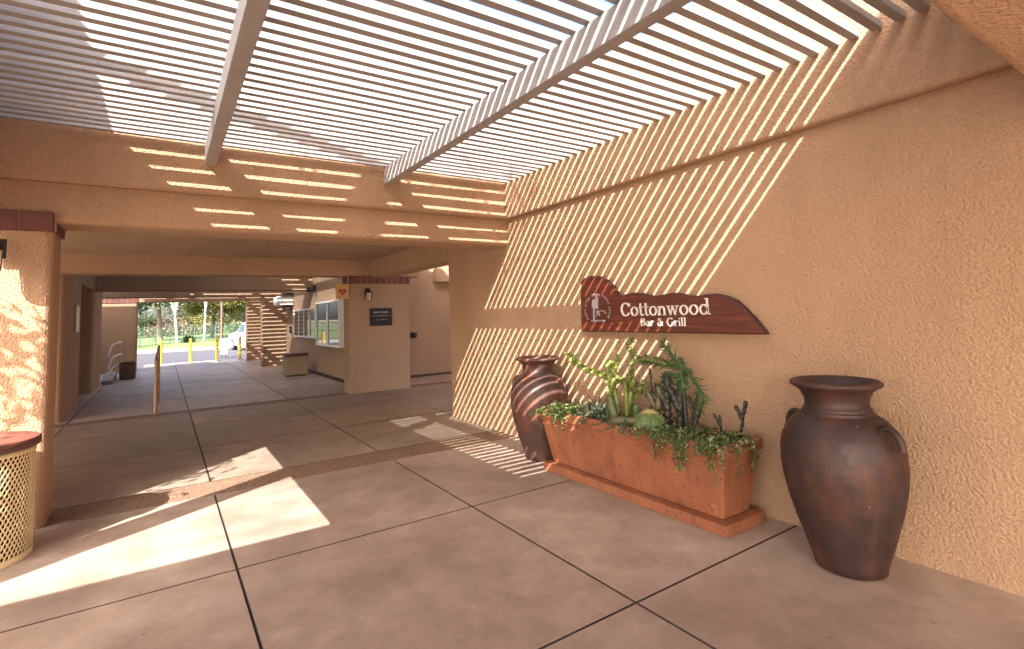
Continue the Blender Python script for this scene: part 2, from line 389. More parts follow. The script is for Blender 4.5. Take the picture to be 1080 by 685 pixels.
def lawn():
    m = MB(); nx, ny = 24, 24; vs = []
    for j in range(ny + 1):
        for i in range(nx + 1):
            x = -150 + 300 * i / nx; y = 37.1 + 140 * (j / ny) ** 1.6
            vs.append((x, y, 0.03 + 0.006 * (y - 37.1) + 0.15 * math.sin(x * 0.11 + y * 0.07) * min(1, (y - 37.1) / 15)))
    m.add(vs, [(j * (nx + 1) + i, j * (nx + 1) + i + 1, (j + 1) * (nx + 1) + i + 1, (j + 1) * (nx + 1) + i) for j in range(ny) for i in range(nx)], True)
    return tag(m.build('lawn', M['grass']), kind='structure')
lawn()

# ------------------------------------------------------------------ walls and beams
S = M['stucco']
BD = 0.065     # how far the upper band stands proud
# right wall
t = thing('stucco_wall', 'long tan stucco wall carrying the carved red sign, behind planter and urns', 'wall', (W, 3.5, 0))
bx(W, 4.05, 0.05, 6.88, 0.0, 2.667, r=0.03, seg=3, sel=lambda mid, d: abs(d.z) > .5 and mid.y > 6).build('wall_face', S, t)
bx(W - BD, 4.05, 0.55, 5.19, 2.67, T, r=0.025, seg=3, sel=lambda mid, d: abs(d.y) > 1 and mid.z < 3).build('upper_band', S, t)
# header over the side opening
bx(W, 4.05, 6.885, 10.297, 2.335, T, r=0.03, sel=lambda mid, d: abs(d.y) > 1 and mid.z < 3).build('stucco_beam', S)
tag(bpy.data.objects['stucco_beam'], 'tan stucco header beam over the side opening, running from the long wall to the plaque column', 'beam')
# fascia across the courtyard
t = thing('fascia_beam', 'wide two-step tan stucco fascia beam crossing above the near walkway mouth', 'beam', (0, 5.45, 2.345))
bx(-7, W - 0.002, 5.25, 5.70, 2.345, 2.667, r=0.035, sel=lambda mid, d: abs(d.x) > 1 and mid.z < 2.5).build('lower_band', S, t)
bx(-7, W - 0.002, 5.19, 5.70, 2.67, T, r=0.03, sel=lambda mid, d: abs(d.x) > 1 and mid.z < 3 and mid.y < 5.4).build('upper_band', S, t)
# near beam over the camera
t = thing('fascia_beam', 'rough stucco beam corner jutting in at the top right corner overhead', 'beam', (0, .3, 2.345))
bx(-7, W - 0.002, 0.05, 0.50, 2.345, 2.667, r=0.035, sel=lambda mid, d: abs(d.x) > 1 and mid.z < 2.5).build('lower_band', S, t)
bx(-7, W - 0.002, 0.05, 0.55, 2.67, T, r=0.03, sel=lambda mid, d: abs(d.x) > 1 and mid.z < 3).build('upper_band', S, t)
# left fascia (outside the frame, it shapes the sunlight)
bx(-1.33, -1.20, 0.552, 5.188, 2.345, T, r=0.02).build('stucco_fascia', S)
tag(bpy.data.objects['stucco_fascia'], 'thin stucco fascia closing the left side of the lattice courtyard', 'fascia')
# ceilings
tag(bx(-7, W - 0.003, 5.705, 10.297, 2.69, 2.9).build('ceiling', M['stucco_smooth']), kind='structure')
tag(bx(-7, W - 0.003, -3.2, 0.045, 2.69, 2.9).build('ceiling', M['stucco_smooth']), kind='structure')
# wall behind the camera
tag(bx(W, 4.05, -6, 0.04, 0, 2.9).build('stucco_wall', S), 'stucco side wall beside the viewpoint', 'wall')
# corridor end beam
t = thing('corridor_beam', 'dark tan stucco beam across the walkway above the brick capped column', 'beam', (1.5, 10.5, 2.36))
bx(-1.80, 4.75, 10.30, 10.72, 2.365, T, r=0.03, sel=lambda mid, d: abs(d.x) > 1 and mid.z < 3).build('beam_body', S, t)
# brick capped piers
def cap(x0, x1, y0, y1, z0, z1, parent, n, sides='front'):
    c = bx(x0, x1, y0, y1, z0, z1).build('brick_cap', M['mortar'], parent)
    m = MB(); wv = (x1 - x0) / n
    for i in range(n): m.rbox(x0 + i * wv + 0.005, x0 + (i + 1) * wv - 0.005, y0 - 0.006, y0 + 0.05, z0 - 0.004, z1 + 0.003, r=0.004, seg=1)
    k = max(1, round((y1 - y0) / 0.2)); wy = (y1 - y0) / k
    for i in range(k):
        for xx in (x0 - 0.006, x1 - 0.05): m.rbox(xx, xx + 0.056, y0 + max(i * wy, 0.055 if i == 0 else 0) + 0.005, y0 + (i + 1) * wy - 0.005, z0 - 0.004, z1 + 0.003, r=0.004, seg=1)
    m.build('brick_course', M['brick'], c)
def pier(x0, x1, y0, y1, h, label, name='stucco_pier', capz=None, n=5, mat=None, r=0.05, batter=0.0, over=0.012):
    t = thing(name, label, 'pier', ((x0 + x1) / 2, (y0 + y1) / 2, 0))
    m = MB(); m.rbox(x0, x1, y0, y1, 0.0, h, r=r, seg=4, sel=vert_e)
    if batter: m.v = [(x + (0.0), y, z) if True else None for x, y, z in m.v]
    m.build('pier_body', mat or S, t)
    if capz: cap(x0 - over, x1 + over, y0 - over, y1 + over, h, capz, t, n)
    return t
pier(-3.2, -0.745, 5.245, 5.66, 2.272, 'broad sunlit stucco pier with red brick cap behind the cream litter bin', capz=2.343, n=12)  # body extended out of view leftwards to block sun behind it
pt = [o for o in COL.objects if o.name == 'stucco_pier'][0]
m = MB()
for i in range(12): m.rbox(-3.2 + i * .2045 + .005, -3.2 + (i + 1) * .2045 + (.004 if i < 11 else .009) - .005, 5.192, 5.2475, 2.268, 2.42, r=.004, seg=1)
m.box(-3.19, -.75, 5.2, 5.2470, 2.274, 2.415, mi=1); m.build('brick_course', [M['brick'], M['mortar']], pt)
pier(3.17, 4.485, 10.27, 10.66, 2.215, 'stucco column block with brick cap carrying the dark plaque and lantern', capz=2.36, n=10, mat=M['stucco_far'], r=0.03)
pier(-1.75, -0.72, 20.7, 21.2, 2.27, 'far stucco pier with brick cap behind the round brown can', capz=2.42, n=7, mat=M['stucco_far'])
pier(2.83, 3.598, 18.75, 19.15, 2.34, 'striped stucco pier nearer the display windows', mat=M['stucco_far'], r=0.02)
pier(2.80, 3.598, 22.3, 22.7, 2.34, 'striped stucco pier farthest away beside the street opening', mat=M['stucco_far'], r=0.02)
# cross beams of the far court
for y, lab in ((15.0, 'first stucco cross beam beyond the walkway beam, with light dashes'), (18.75, 'stucco cross beam resting on the nearer striped pier'), (22.3, 'last stucco cross beam framing the street opening')):
    tag(bx(-1.8, 3.597, y, y + 0.4, 2.345, 3.05, r=0.03, sel=lambda mid, d: abs(d.x) > 1 and mid.z < 2.5).build('cross_beam', M['stucco_far']), lab, 'beam')

# left wall with door recess
t = thing('recessed_wall', 'left stucco wall with rounded corner and deep dark doorway', 'wall', (-1.35, 13.5, 0))
xl = -1.35; XL0 = -3.6
bx(XL0, xl, 10.725, 12.75, 0, 2.36, r=0.08, seg=4, sel=lambda mid, d: abs(d.z) > 1 and mid.x > -2).build('wall_face', S, t)
bx(XL0, xl, 14.90, 16.8, 0, 2.36, r=0.08, seg=4, sel=lambda mid, d: abs(d.z) > 1 and mid.x > -2).build('wall_face', S, t)
bx(XL0, xl, 10.725, 16.8, 2.363, T, r=0.05, sel=lambda mid, d: abs(d.z) > 1 and mid.x > -2).build('wall_face', S, t)
bx(XL0, -1.95, 12.755, 14.895, 0, 2.355).build('recess_back', S, t)
d = bx(-1.948, -1.90, 13.2, 14.5, 0.01, 2.1, r=0.006, seg=1).build('door', M['door'], t)
mm = MB(); mm.tube([(-1.86, 14.38, 0.95), (-1.86, 14.38, 1.15)], 0.012); mm.tube([(-1.9, 14.38, 1.0), (-1.86, 14.38, 1.0)], 0.008); mm.tube([(-1.9, 14.38, 1.1), (-1.86, 14.38, 1.1)], 0.008); mm.build('handle', M['chrome'], d)
# unseen tall mass on the left, added to keep the far court in shade
tag(bx(-9, XL0 - 0.004, 5.72, 16.8, 2.91, 6.7).build('shade_block', M['stucco_far']), 'unseen tall block added beyond the left roof to shade the far court', 'building')
tag(bx(XL0, -1.36, 5.72, 12.9, T + 0.003, 6.7).build('shade_block', M['stucco_far']), 'unseen upper block added over the left walkway to shade the far court', 'building')
tag(bx(-9, -3.61, 16.81, 23.0, 0, 3.0).build('stucco_wall', M['stucco_far']), 'stucco wall far left beyond the curved stair rail', 'wall')

# window wall on the right of the far court
t = thing('window_wall', 'shaded stucco wall with white framed display windows beyond the plaque column', 'wall', (3.6, 14.7, 0))
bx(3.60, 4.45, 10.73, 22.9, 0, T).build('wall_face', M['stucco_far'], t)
bx(3.585, 3.605, 10.74, 18.7, 0.002, 0.09).build('base_trim', M['trim'], t)
def wall_window(y0, y1, z0, z1, x, panes, depth, papers):
    f = MB(); b = 0.05
    xs0, xs1 = x - depth, x
    f.box(xs0, xs1, y0, y1, z0, z0 + b); f.box(xs0, xs1, y0, y1, z1 - b, z1)
    for k in range(panes + 1):
        yy = y0 + (y1 - y0 - b) * k / panes; f.box(xs0 + 0.002 * k, xs1 - 0.001, yy, yy + b, z0 + b + .001, z1 - b - .001)
    o = f.build('window', M['white_paint'], t)
    g = MB(); g.box(xs0 + 0.03, xs1 - 0.004, y0 + b * .6, y1 - b * .6, z0 + b * .6, z1 - b * .6); g.build('pane', M['glass'], o)
wall_window(12.05, 14.25, 0.83, 1.97, 3.60, 2, 0.12, 3)
wall_window(14.55, 17.35, 0.99, 1.84, 3.60, 4, 0.06, 4)

# side court through the opening, its walls raised high to darken it
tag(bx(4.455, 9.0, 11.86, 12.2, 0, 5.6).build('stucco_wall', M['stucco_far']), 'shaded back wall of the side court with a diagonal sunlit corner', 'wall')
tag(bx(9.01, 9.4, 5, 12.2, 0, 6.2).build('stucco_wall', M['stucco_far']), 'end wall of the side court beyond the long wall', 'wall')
tag(bx(5.85, 9.0, 11.68, 11.855, 2.36, 2.72, r=0.02).build('stucco_ledge', M['stucco_far']), 'sunlit stucco ledge sticking out high on the side court wall', 'ledge')
tag(bx(4.46, 9.0, 11.85, 11.856, 0.001, 0.06).build('wall_base_line', M['trim']), 'thin dark base strip along the side court wall', 'trim')

tag(bx(4.055, 9.0, 6.3, 9.9, 3.45, T).build('shade_slab', M['stucco_smooth']), 'unseen slab added over the front of the side court for shade', 'roof')  # unseen slab added to cut skylight on the column block
# ------------------------------------------------------------------ lattice roofs
def lattice(x0, x1, y0, y1, beams, label, first, pitch=0.1155, single=False, z=3.115, seed=1):
    rnd = random.Random(seed)
    t = thing('lattice_roof', label, 'lattice roof', ((x0 + x1) / 2, (y0 + y1) / 2, z - 0.2))
    for bx0 in beams:
        m = MB(); m.rbox(bx0 + .008, bx0 + 0.100, y0 + 0.003, y1 - 0.003, z - 0.178, z - 0.002, r=0.004, seg=1); m.build('beam', M['white_wood'], t)
    y = first; mm = MB(); n = 0
    while y < y1 - 0.05:
        m = mm if single else MB()
        tw = 0.052 + rnd.uniform(-.003, .003); h = 0.043
        k = 14 if not single else 1; ph = rnd.uniform(0, 6.28); am = rnd.uniform(0.001, 0.0045) if not single else 0; dz = rnd.uniform(0, .003)
        ring = []
        for i in range(k + 1):
            xx = x0 + 0.004 + (x1 - x0 - 0.008) * i / k; o = am * math.sin(ph + i * 0.9)
            ring += [(xx, y + o, z + dz), (xx, y + tw + o, z + dz), (xx, y + tw + o, z + h + dz), (xx, y + o, z + h + dz)]
        fs = [(i * 4 + j, i * 4 + (j + 1) % 4, i * 4 + 4 + (j + 1) % 4, i * 4 + 4 + j) for i in range(k) for j in range(4)] + [(0, 1, 2, 3), (k * 4 + 3, k * 4 + 2, k * 4 + 1, k * 4)]
        m.add(ring, fs)
        if not single: m.build('slat', M['slat'], t)
        y += pitch + (0 if single else rnd.uniform(-.005, .005)); n += 1; y += 0 if single else (first + n * pitch - y) * .5
    if single: mm.build('slat_panel', M['slat'], t)
    return t
lattice(-1.195, W - BD - 0.002, 0.552, 5.188, (-1.19, 0.288, 1.985), 'white painted slatted lattice roof directly overhead with two long beams', 0.60)
lattice(-1.34, 3.595, 10.73, 22.28, (-0.4, 0.288, 1.985, 2.9), 'far slatted lattice roof over the second court towards the street', 10.78, single=True, z=3.13)

# ------------------------------------------------------------------ palm trunk outside the frame
def palm():
    t = thing('palm_tree', 'leaning palm tree outside the left side of the courtyard', 'tree', (-2.5, 3.5, 0))
    m = MB(); pts = []; rad = []
    for i in range(20):
        z = i * 0.5; pts.append((-2.5, 3.5 - 0.282 * z, z)); rad.append(0.16 - 0.004 * i + 0.012 * (i % 2))
    m.tube(pts, rad, 12); m.build('trunk', M['bark'], t)
    c = MB(); top = Vector(pts[-1]); rnd = random.Random(5)
    for k in range(22):
        a = k * 2.4; el = rnd.uniform(-0.3, 1.0); d = Vector((math.cos(a) * math.cos(el), math.sin(a) * math.cos(el), math.sin(el)))
        spine = [top + d * (0.25 * i) + Vector((0, 0, -0.035 * i * i)) for i in range(7)]
        c.tube(spine, 0.015, 5)
        for i in range(1, 7):
            for sgn in (-1, 1):
                for q in range(2): c.leaf(spine[i] - d * q * .12, d + d.cross(Vector((0, 0, 1))) * sgn * 1.3, (0, 0, 1), 0.4, 0.035)
    c.build('crown', M['tree_mid'], t, fix=False)
palm()

# ------------------------------------------------------------------ small tree in the open court outside the left edge
def court_tree():
    rnd = random.Random(12); t = thing('court_tree', 'small leafy tree in the open court outside the left edge', 'tree', (-4.3, 2.9, 0))
    m = MB(); m.tube([(-4.3, 2.9, 0), (-4.25, 2.95, 1.4), (-4.3, 2.85, 3.2)], [.09, .07, .04], 8)
    cl = []
    for k in range(13):
        c = Vector((-4.25 + rnd.uniform(-.8, .8), 2.95 + rnd.uniform(-.65, .8), rnd.uniform(3.2, 5.0))); cl.append(c)
        m.tube([(-4.3, 2.88, 2.4 + rnd.random()), c], [.03, .01], 5, False)
    m.build('trunk', M['bark'], t); f = MB()
    for _ in range(1500):
        c = rnd.choice(cl); d = Vector((rnd.gauss(0, .2), rnd.gauss(0, .2), rnd.gauss(0, .16))); f.leaf(c + d, rv(rnd, 1), rv(rnd, 1), .12, .05)
    f.build('crown', M['tree_mid'], t, fix=False)
court_tree()
# ------------------------------------------------------------------ urns
URN = [(0.0, 0.0), (0.150, 0.0), (0.172, 0.012), (0.180, 0.05), (0.208, 0.14), (0.245, 0.26), (0.277, 0.38), (0.298, 0.49), (0.306, 0.58), (0.303, 0.66), (0.290, 0.73),
       (0.262, 0.79), (0.225, 0.833), (0.190, 0.858), (0.176, 0.866), (0.180, 0.873), (0.172, 0.880), (0.166, 0.886), (0.170, 0.894), (0.161, 0.900), (0.158, 0.925),
       (0.164, 0.955), (0.178, 0.985), (0.200, 1.008), (0.222, 1.018), (0.230, 1.030), (0.228, 1.042), (0.216, 1.050), (0.196, 1.046), (0.178, 1.02), (0.155, 0.97), (0.146, 0.92),
       (0.155, 0.88), (0.20, 0.83), (0.27, 0.72), (0.285, 0.6), (0.25, 0.3), (0.0, 0.1)]
def urn(cx, cy, sc_, label, mat, rot):
    t = thing('clay_urn', label, 'urn', (cx, cy, 0))
    m = MB(); m.lathe([(r * sc_[0], z * sc_[1]) for r, z in URN], (cx, cy, 0), 72); m.build('urn_body', mat, t)
    for k in (0, 1):
        a = rot + math.pi * k; d = Vector((math.cos(a), math.sin(a), 0)); side = Vector((-d.y, d.x, 0)); c = Vector((cx, cy, 0))
        h = MB(); pts = []; rr = []
        for i in range(11):
            u = i / 10; ang = math.pi * (1.02 - 1.14 * u)
            r0 = 0.262; z0 = 0.805
            pts.append(c + d * (r0 + 0.026 + 0.040 * math.cos(ang) + 0.026 * u) * sc_[0] + Vector((0, 0, (z0 - .012 + 0.042 * math.sin(ang) - 0.055 * u * u) * sc_[1]))); rr.append(0.017 + 0.005 * abs(u - .5))
        h.tube(pts, rr, 10); h.build('handle', mat, t)
    return t
urn(3.312, 1.485, (1.0, 1.0), 'tall dark brown two handled clay urn standing nearest, right of the planter', M['urn'], math.radians(-107))
urn(3.335, 4.335, (0.98, 0.985), 'brown clay urn crossed by light stripes behind the far end of the planter', M['urn2'], math.radians(-76))

# ------------------------------------------------------------------ planter
def planter():
    t = thing('planter_box', 'long rectangular terracotta planter full of cacti below the sign', 'planter', (3.32, 3.06, 0))
    m = MB(); m.rbox(3.095, 3.545, 2.10, 4.0, 0.001, 0.075, r=0.008, seg=2)
    m.v = [(x, y, z) for x, y, z in m.v]
    m.build('tray', M['terracotta'], t)
    def ring(m, z, o): return [(3.085 + o, 2.085 + o, z), (3.565 - o, 2.085 + o, z), (3.565 - o, 4.035 - o, z), (3.085 + o, 4.035 - o, z)]
    prof = [(0.078, 0.095), (0.085, 0.088), (0.40, 0.032), (0.425, 0.027), (0.43, 0.021), (0.445, 0.021), (0.45, 0.027), (0.490, 0.020), (0.497, 0.004), (0.505, 0.0), (0.56, 0.0), (0.570, 0.004), (0.576, 0.014), (0.576, 0.045), (0.565, 0.05), (0.45, 0.055)]
    m = MB(); rs = [ring(m, z, o) for z, o in prof]; vs = []
    # rounded corners: replace each corner with 4 points
    def rc(R, r=0.018):
        out = []; n = 4
        for i in range(4):
            p = Vector(R[i]); a = (Vector(R[i - 1]) - p).normalized(); b = (Vector(R[(i + 1) % 4]) - p).normalized()
            c = p + a * r + b * r
            for k in range(n):
                th = math.pi / 2 * k / (n - 1); out.append(c - b * r * math.cos(th) - a * r * math.sin(th))
        return out
    rs = [rc(R) for R in rs]; n = len(rs[0]); vs = [p for R in rs for p in R]
    # split long sides for slight waviness
    m.add(vs, [(i * n + j, i * n + (j + 1) % n, (i + 1) * n + (j + 1) % n, (i + 1) * n + j) for i in range(len(rs) - 1) for j in range(n)])
    m.add(rs[0], [tuple(range(n))])
    m.build('box_body', M['terracotta'], t)
    s = MB(); nx, ny = 8, 36; rnd = random.Random(4)
    s.add([(3.138 + 0.374 * i / nx, 2.138 + 1.844 * j / ny, 0.525 + rnd.uniform(-.012, .018)) for j in range(ny + 1) for i in range(nx + 1)],
          [(j * (nx + 1) + i, j * (nx + 1) + i + 1, (j + 1) * (nx + 1) + i + 1, (j + 1) * (nx + 1) + i) for j in range(ny) for i in range(nx)], True)
    s.build('soil', M['soil'], t)
planter()

# --- plants in the planter (all root in the soil, z about 0.53)
def rv(rnd, s): return Vector((rnd.uniform(-s, s), rnd.uniform(-s, s), rnd.uniform(-s, s)))
def spines(m, pts, rad, rnd, num, L, mi=1):
    for _ in range(num):
        i = rnd.randrange(len(pts) - 1); p = Vector(pts[i]).lerp(Vector(pts[i + 1]), rnd.random())
        d = rv(rnd, 1).normalized(); r = rad[i] if hasattr(rad, '__len__') else rad
        m.add([p + d * r * .8 + rv(rnd, .002), p + d * r * .8 + rv(rnd, .002), p + d * (r + L)], [(0, 1, 2)], False, mi)
def chain_cactus(name, label, arms, mat, r, seg, seed, leafy=0.0, lap=0.12, cat='cactus', spine=True, leafmat=None):
    rnd = random.Random(seed); root = arms[0][0]
    t = thing(name, label, cat, root)
    for k, arm in enumerate(arms):
        m = MB()
        for a, b in zip(arm[:-1], arm[1:]):
            a, b = Vector(a), Vector(b); n = max(1, round((b - a).length / seg))
            for i in range(n):
                p, q = a.lerp(b, i / n), a.lerp(b, (i + 1) / n); dd = (q - p) * lap
                m.pod(p - dd + rv(rnd, .004), q + dd + rv(rnd, .004), r * rnd.uniform(.8, 1.2), 9, 5, 0.12)
                if spine: spines(m, [p, q], r, rnd, 6, r * .9)
                if leafy:
                    for _ in range(int(leafy)):
                        pp = p.lerp(q, rnd.random()); d = rv(rnd, 1).normalized(); d.z = abs(d.z) * .8 + .2
                        m.leaf(pp + d * r * .6, d, rv(rnd, 1), rnd.uniform(.03, .055), rnd.uniform(.014, .024), 2)
        m.build('trunk' if k == 0 else 'branch', [mat, M['spine'], leafmat or mat], t)
    return t
X1 = 3.34
chain_cactus('jointed_cactus', 'tall light green jointed cactus with long left arm catching stripes of light', [
    [(X1, 3.22, .50), (X1, 3.25, .666), (X1, 3.28, .77), (X1, 3.31, .85), (X1, 3.297, 1.044)],
    [(X1, 3.287, .90), (3.33, 3.403, .913), (3.32, 3.605, .955), (3.31, 3.743, 1.005), (3.30, 3.816, 1.091)],
    [(3.33, 3.743, 1.00), (3.32, 3.74, 1.05)], [(3.33, 3.65, .965), (3.31, 3.70, 1.06)],
    [(X1, 3.307, .906), (3.33, 3.227, .98), (3.32, 3.199, 1.104)],
    [(X1, 3.30, .88), (X1, 3.161, .878), (3.36, 3.021, .878), (3.36, 2.97, .80)]], M['cactus_bright'], 0.019, 0.05, 11, leafy=9, lap=.25, leafmat=M['cactus_bright'])
chain_cactus('jointed_cactus', 'thin upright jointed cactus stem with dark tip just left of the spiky green one', [
    [(3.36, 3.08, .50), (3.36, 3.10, .70), (3.36, 3.109, .867), (3.36, 3.086, .949), (3.36, 3.042, 1.064), (3.36, 3.068, 1.136), (3.36, 3.079, 1.25)],
    [(3.36, 3.042, 1.064), (3.36, 2.922, 1.091), (3.37, 2.795, 1.072), (3.38, 2.72, 1.053)],
    [(3.36, 3.06, .74), (3.33, 2.98, .82), (3.34, 2.93, .90)]], M['cactus_bright'], 0.016, 0.045, 12, leafy=7, leafmat=M['cactus'])
# broad bright pads
t = thing('pad_cactus', 'bright yellow green cactus pads in the middle of the planter', 'cactus', (3.29, 3.27, .5))
m = MB(); rnd = random.Random(2)
for (y, z, L, dy) in ((3.30, .90, .16, .02), (3.22, .80, .15, -.05), (3.12, .78, .13, -.02), (3.17, .90, .12, .04), (3.06, .70, .15, -.03), (3.27, .70, .15, .0), (3.2, .62, .15, .02), (3.10, .60, .14, 0), (3.05, .84, .10, -.06)):
    m.pod((3.29 + rnd.uniform(-.04, .04), y, z), (3.29 + rnd.uniform(-.04, .04), y + dy, z + L * .8), 0.022, 10)
m.tube([(3.3, 3.2, .48), (3.3, 3.2, .7), (3.3, 3.25, .95)], 0.02, 8); m.tube([(3.3, 3.1, .48), (3.3, 3.09, .8)], 0.016, 8)
m.build('pads', M['cactus_bright'], t)
# spiky green one on the right
def aloe_arm(m, pts, rnd, L=0.09, dens=34):
    for a, b in zip(pts[:-1], pts[1:]):
        a, b = Vector(a), Vector(b)
        for i in range(int(dens * (b - a).length / 0.1)):
            p = a.lerp(b, rnd.random()); d = (b - a).normalized() * 0.9 + rv(rnd, .9)
            m.leaf(p, d, rv(rnd, 1), L * rnd.uniform(.6, 1.1), 0.011, 0)
        m.tube([a, b], 0.012, 6)
t = thing('spiky_plant', 'feathery green spiky plant with drooping right arm near the wall', 'plant', (3.42, 2.6, .5))
m = MB(); rnd = random.Random(9)
m.tube([(3.42, 2.6, .5), (3.42, 2.61, .8), (3.42, 2.6, 1.03)], [.02, .016, .012], 8); m.build('stem', M['cactus_dark'], t)
for pts in ([(3.42, 2.59, 1.031), (3.42, 2.674, 1.087), (3.42, 2.778, 1.21)], [(3.42, 2.59, 1.03), (3.41, 2.486, .932), (3.40, 2.427, .821), (3.40, 2.46, .744)],
            [(3.42, 2.59, 1.031), (3.41, 2.814, 1.054), (3.40, 2.98, 1.062)], [(3.42, 2.627, 1.11), (3.40, 2.605, 1.03), (3.38, 2.588, .874)], [(3.42, 2.62, 1.0), (3.39, 2.74, .93), (3.38, 2.80, .80)]):
    m = MB(); aloe_arm(m, pts, rnd); m.build('frond', M['cactus_green'], t, fix=False)
# dark columns
for i, (p, q, rr, lab) in enumerate((((3.38, 2.755, .5), (3.38, 2.725, .98), .034, 'dark gnarled cactus column under the spiky green plant'),
                            ((3.41, 2.664, .5), (3.41, 2.625, .96), .038, 'thick blackish cactus column nearest the wall'),
                            ((3.35, 2.835, .5), (3.35, 2.785, .86), .032, 'short brown knobby cactus column right of the barrel cactus'))):
    chain_cactus('column_cactus', lab, [[p, q], [Vector(p).lerp(Vector(q), .45), Vector(p).lerp(Vector(q), .45) + Vector((-.03, .06, .16))]], M['cactus_dark'] if i < 2 else M['cactus_olive'], rr * .85, .05, 30 + i, leafy=5, lap=.45, leafmat=M['cactus_dark'])
for p, q, r_, lab in (((3.42, 2.593, .5), (3.42, 2.477, .874), .014, 'black leaning dried stem below the drooping frond'), ((3.40, 2.53, .5), (3.38, 2.44, .76), .013, 'short black dried stem low beside the drooping frond'),
                      ((3.45, 2.33, .5), (3.45, 2.337, .70), .010, 'short dark twig standing behind the trailing plant'), ((3.45, 2.2, .5), (3.45, 2.131, .83), .013, 'tall dark jointed stalk at the right end of the planter'),
                      ((3.40, 2.94, .5), (3.38, 2.88, .86), .009, 'thin bare twig left of the dark columns')):
    arms = [[p, q]]; mid = Vector(p).lerp(Vector(q), .6); arms.append([mid, mid + Vector((.0, .05, .09))])
    if r_ < .01: arms[0].append((3.38, 2.896, 1.013))
    chain_cactus('dry_stalk', lab, arms, M['cactus_dark'], r_, .05, int(p[1] * 100), cat='plant', spine=True)
# column, pointed, lying and barrel cacti
def smooth_cactus(name, label, pts, rad, mat, ribs, seed, cat='cactus'):
    rnd = random.Random(seed); t = thing(name, label, cat, pts[0]); m = MB(); P = []; R = []
    pts = [Vector(p) for p in pts]; n = 26
    for i in range(n + 1):
        u = i / n * (len(pts) - 1); k = min(int(u), len(pts) - 2); P.append(pts[k].lerp(pts[k + 1], u - k))
        e = min(1, (1 - i / n) / 0.16); R.append(rad * (max(0.05, math.sin(e * math.pi / 2)) if e < 1 else 1) * (1 + .04 * math.sin(i * 1.7)))
    m.tube(P, R, 24, True, ribs, .09); spines(m, P[:-2], R, rnd, 160, .010)
    m.build('stem', [mat, M['spine']], t); return t
smooth_cactus('column_cactus', 'single olive ribbed finger cactus leaning left above the rim', [(3.23, 3.15, .5), (3.235, 3.168, .6), (3.24, 3.214, .72), (3.24, 3.238, .775)], .033, M['cactus'], 9, 1)
smooth_cactus('column_cactus', 'stubby pointed olive cactus beside the pale succulent', [(3.22, 3.484, .5), (3.22, 3.49, .6), (3.22, 3.496, .695)], .034, M['cactus_olive'], 7, 2)
smooth_cactus('fallen_cactus', 'thick olive cactus lying over the planter front rim', [(3.25, 2.84, .60), (3.19, 2.88, .612), (3.13, 2.98, .612), (3.07, 3.10, .596)], .031, M['cactus_olive'], 10, 3)
def barrel():
    t = thing('barrel_cactus', 'round ribbed barrel cactus with yellow woolly top at the front rim', 'cactus', (3.22, 2.79, .5))
    m = MB(); n = 72; k = 16; R = .107; vs = []
    for i in range(k + 1):
        a = -math.pi * .42 + (math.pi * .90) * i / k; z = .595 + math.sin(a) * R * .92; r = math.cos(a) * R
        for j in range(n):
            th = 2 * math.pi * j / n; q = r * (1 + .10 * math.cos(18 * th) * math.cos(a)); vs.append((3.22 + q * math.cos(th), 2.79 + q * math.sin(th), z))
    m.add(vs, [(i * n + j, i * n + (j + 1) % n, (i + 1) * n + (j + 1) % n, (i + 1) * n + j) for i in range(k) for j in range(n)], True)
    m.build('barrel_body', M['barrel'], t)
    s = MB(); rnd = random.Random(8)
    for j in range(18):
        th = 2 * math.pi * j / 18
        for i in range(13):
            a = -.6 + 2.1 * i / 12; r = math.cos(a) * R * 1.1; p = Vector((3.22 + r * math.cos(th), 2.79 + r * math.sin(th), .595 + math.sin(a) * R * .92)); nrm = Vector((math.cos(a) * math.cos(th), math.cos(a) * math.sin(th), math.sin(a)))
            for q in range(4):
                d = nrm + rv(rnd, .8); w_ = rv(rnd, .0015); s.add([p - w_, p + w_, p + d.normalized() * .02], [(0, 1, 2)])
    for _ in range(260):
        a = rnd.uniform(0, 6.28); rr = .045 * math.sqrt(rnd.random()); p = Vector((3.22 + rr * math.cos(a), 2.79 + rr * math.sin(a), .685 + rnd.uniform(-.004, .004))); w_ = rv(rnd, .003)
        s.add([p - w_, p + w_, p + Vector((rnd.uniform(-.012, .012), rnd.uniform(-.012, .012), rnd.uniform(.01, .035)))], [(0, 1, 2)])
    s.build('spines', M['spine'], t, fix=False)
barrel()
# agave-like succulents
def rosette(name, label, c, n, L, wid, mat, seed):
    rnd = random.Random(seed); t = thing(name, label, 'succulent', c); m = MB()
    for k in range(n):
        a = k * 2.399; el = .35 + .9 * (k / n); d = Vector((math.cos(a) * math.cos(el), math.sin(a) * math.cos(el), math.sin(el))); side = Vector((-math.sin(a), math.cos(a), 0))
        p = Vector(c); l = L * rnd.uniform(.8, 1.1); nn = d.cross(side)
        q = [p - side * wid * .4, p + side * wid * .4, p + d * l * .5 + side * wid * .5 - nn * .005, p + d * l, p + d * l * .5 - side * wid * .5 - nn * .005, p + d * l * .5 + nn * wid * .35]
        m.add(q, [(0, 1, 5), (1, 2, 5), (2, 3, 5), (3, 4, 5), (4, 0, 5), (0, 4, 3, 2, 1)])
    m.build('leaves', mat, t); return t
rosette('succulent', 'grey green upright succulent with pointed leaves between the stubby cactus and finger cactus', (3.29, 3.40, .53), 26, .19, .035, M['leaf_grey'], 1)
rosette('succulent', 'smaller dark green spiky succulent just behind the pale one', (3.38, 3.50, .53), 20, .20, .028, M['leaf_mid'], 2)
rosette('succulent', 'low blue grey rosette in front of the jointed cactus', (3.22, 3.03, .53), 22, .12, .03, M['leaf_grey'], 3)
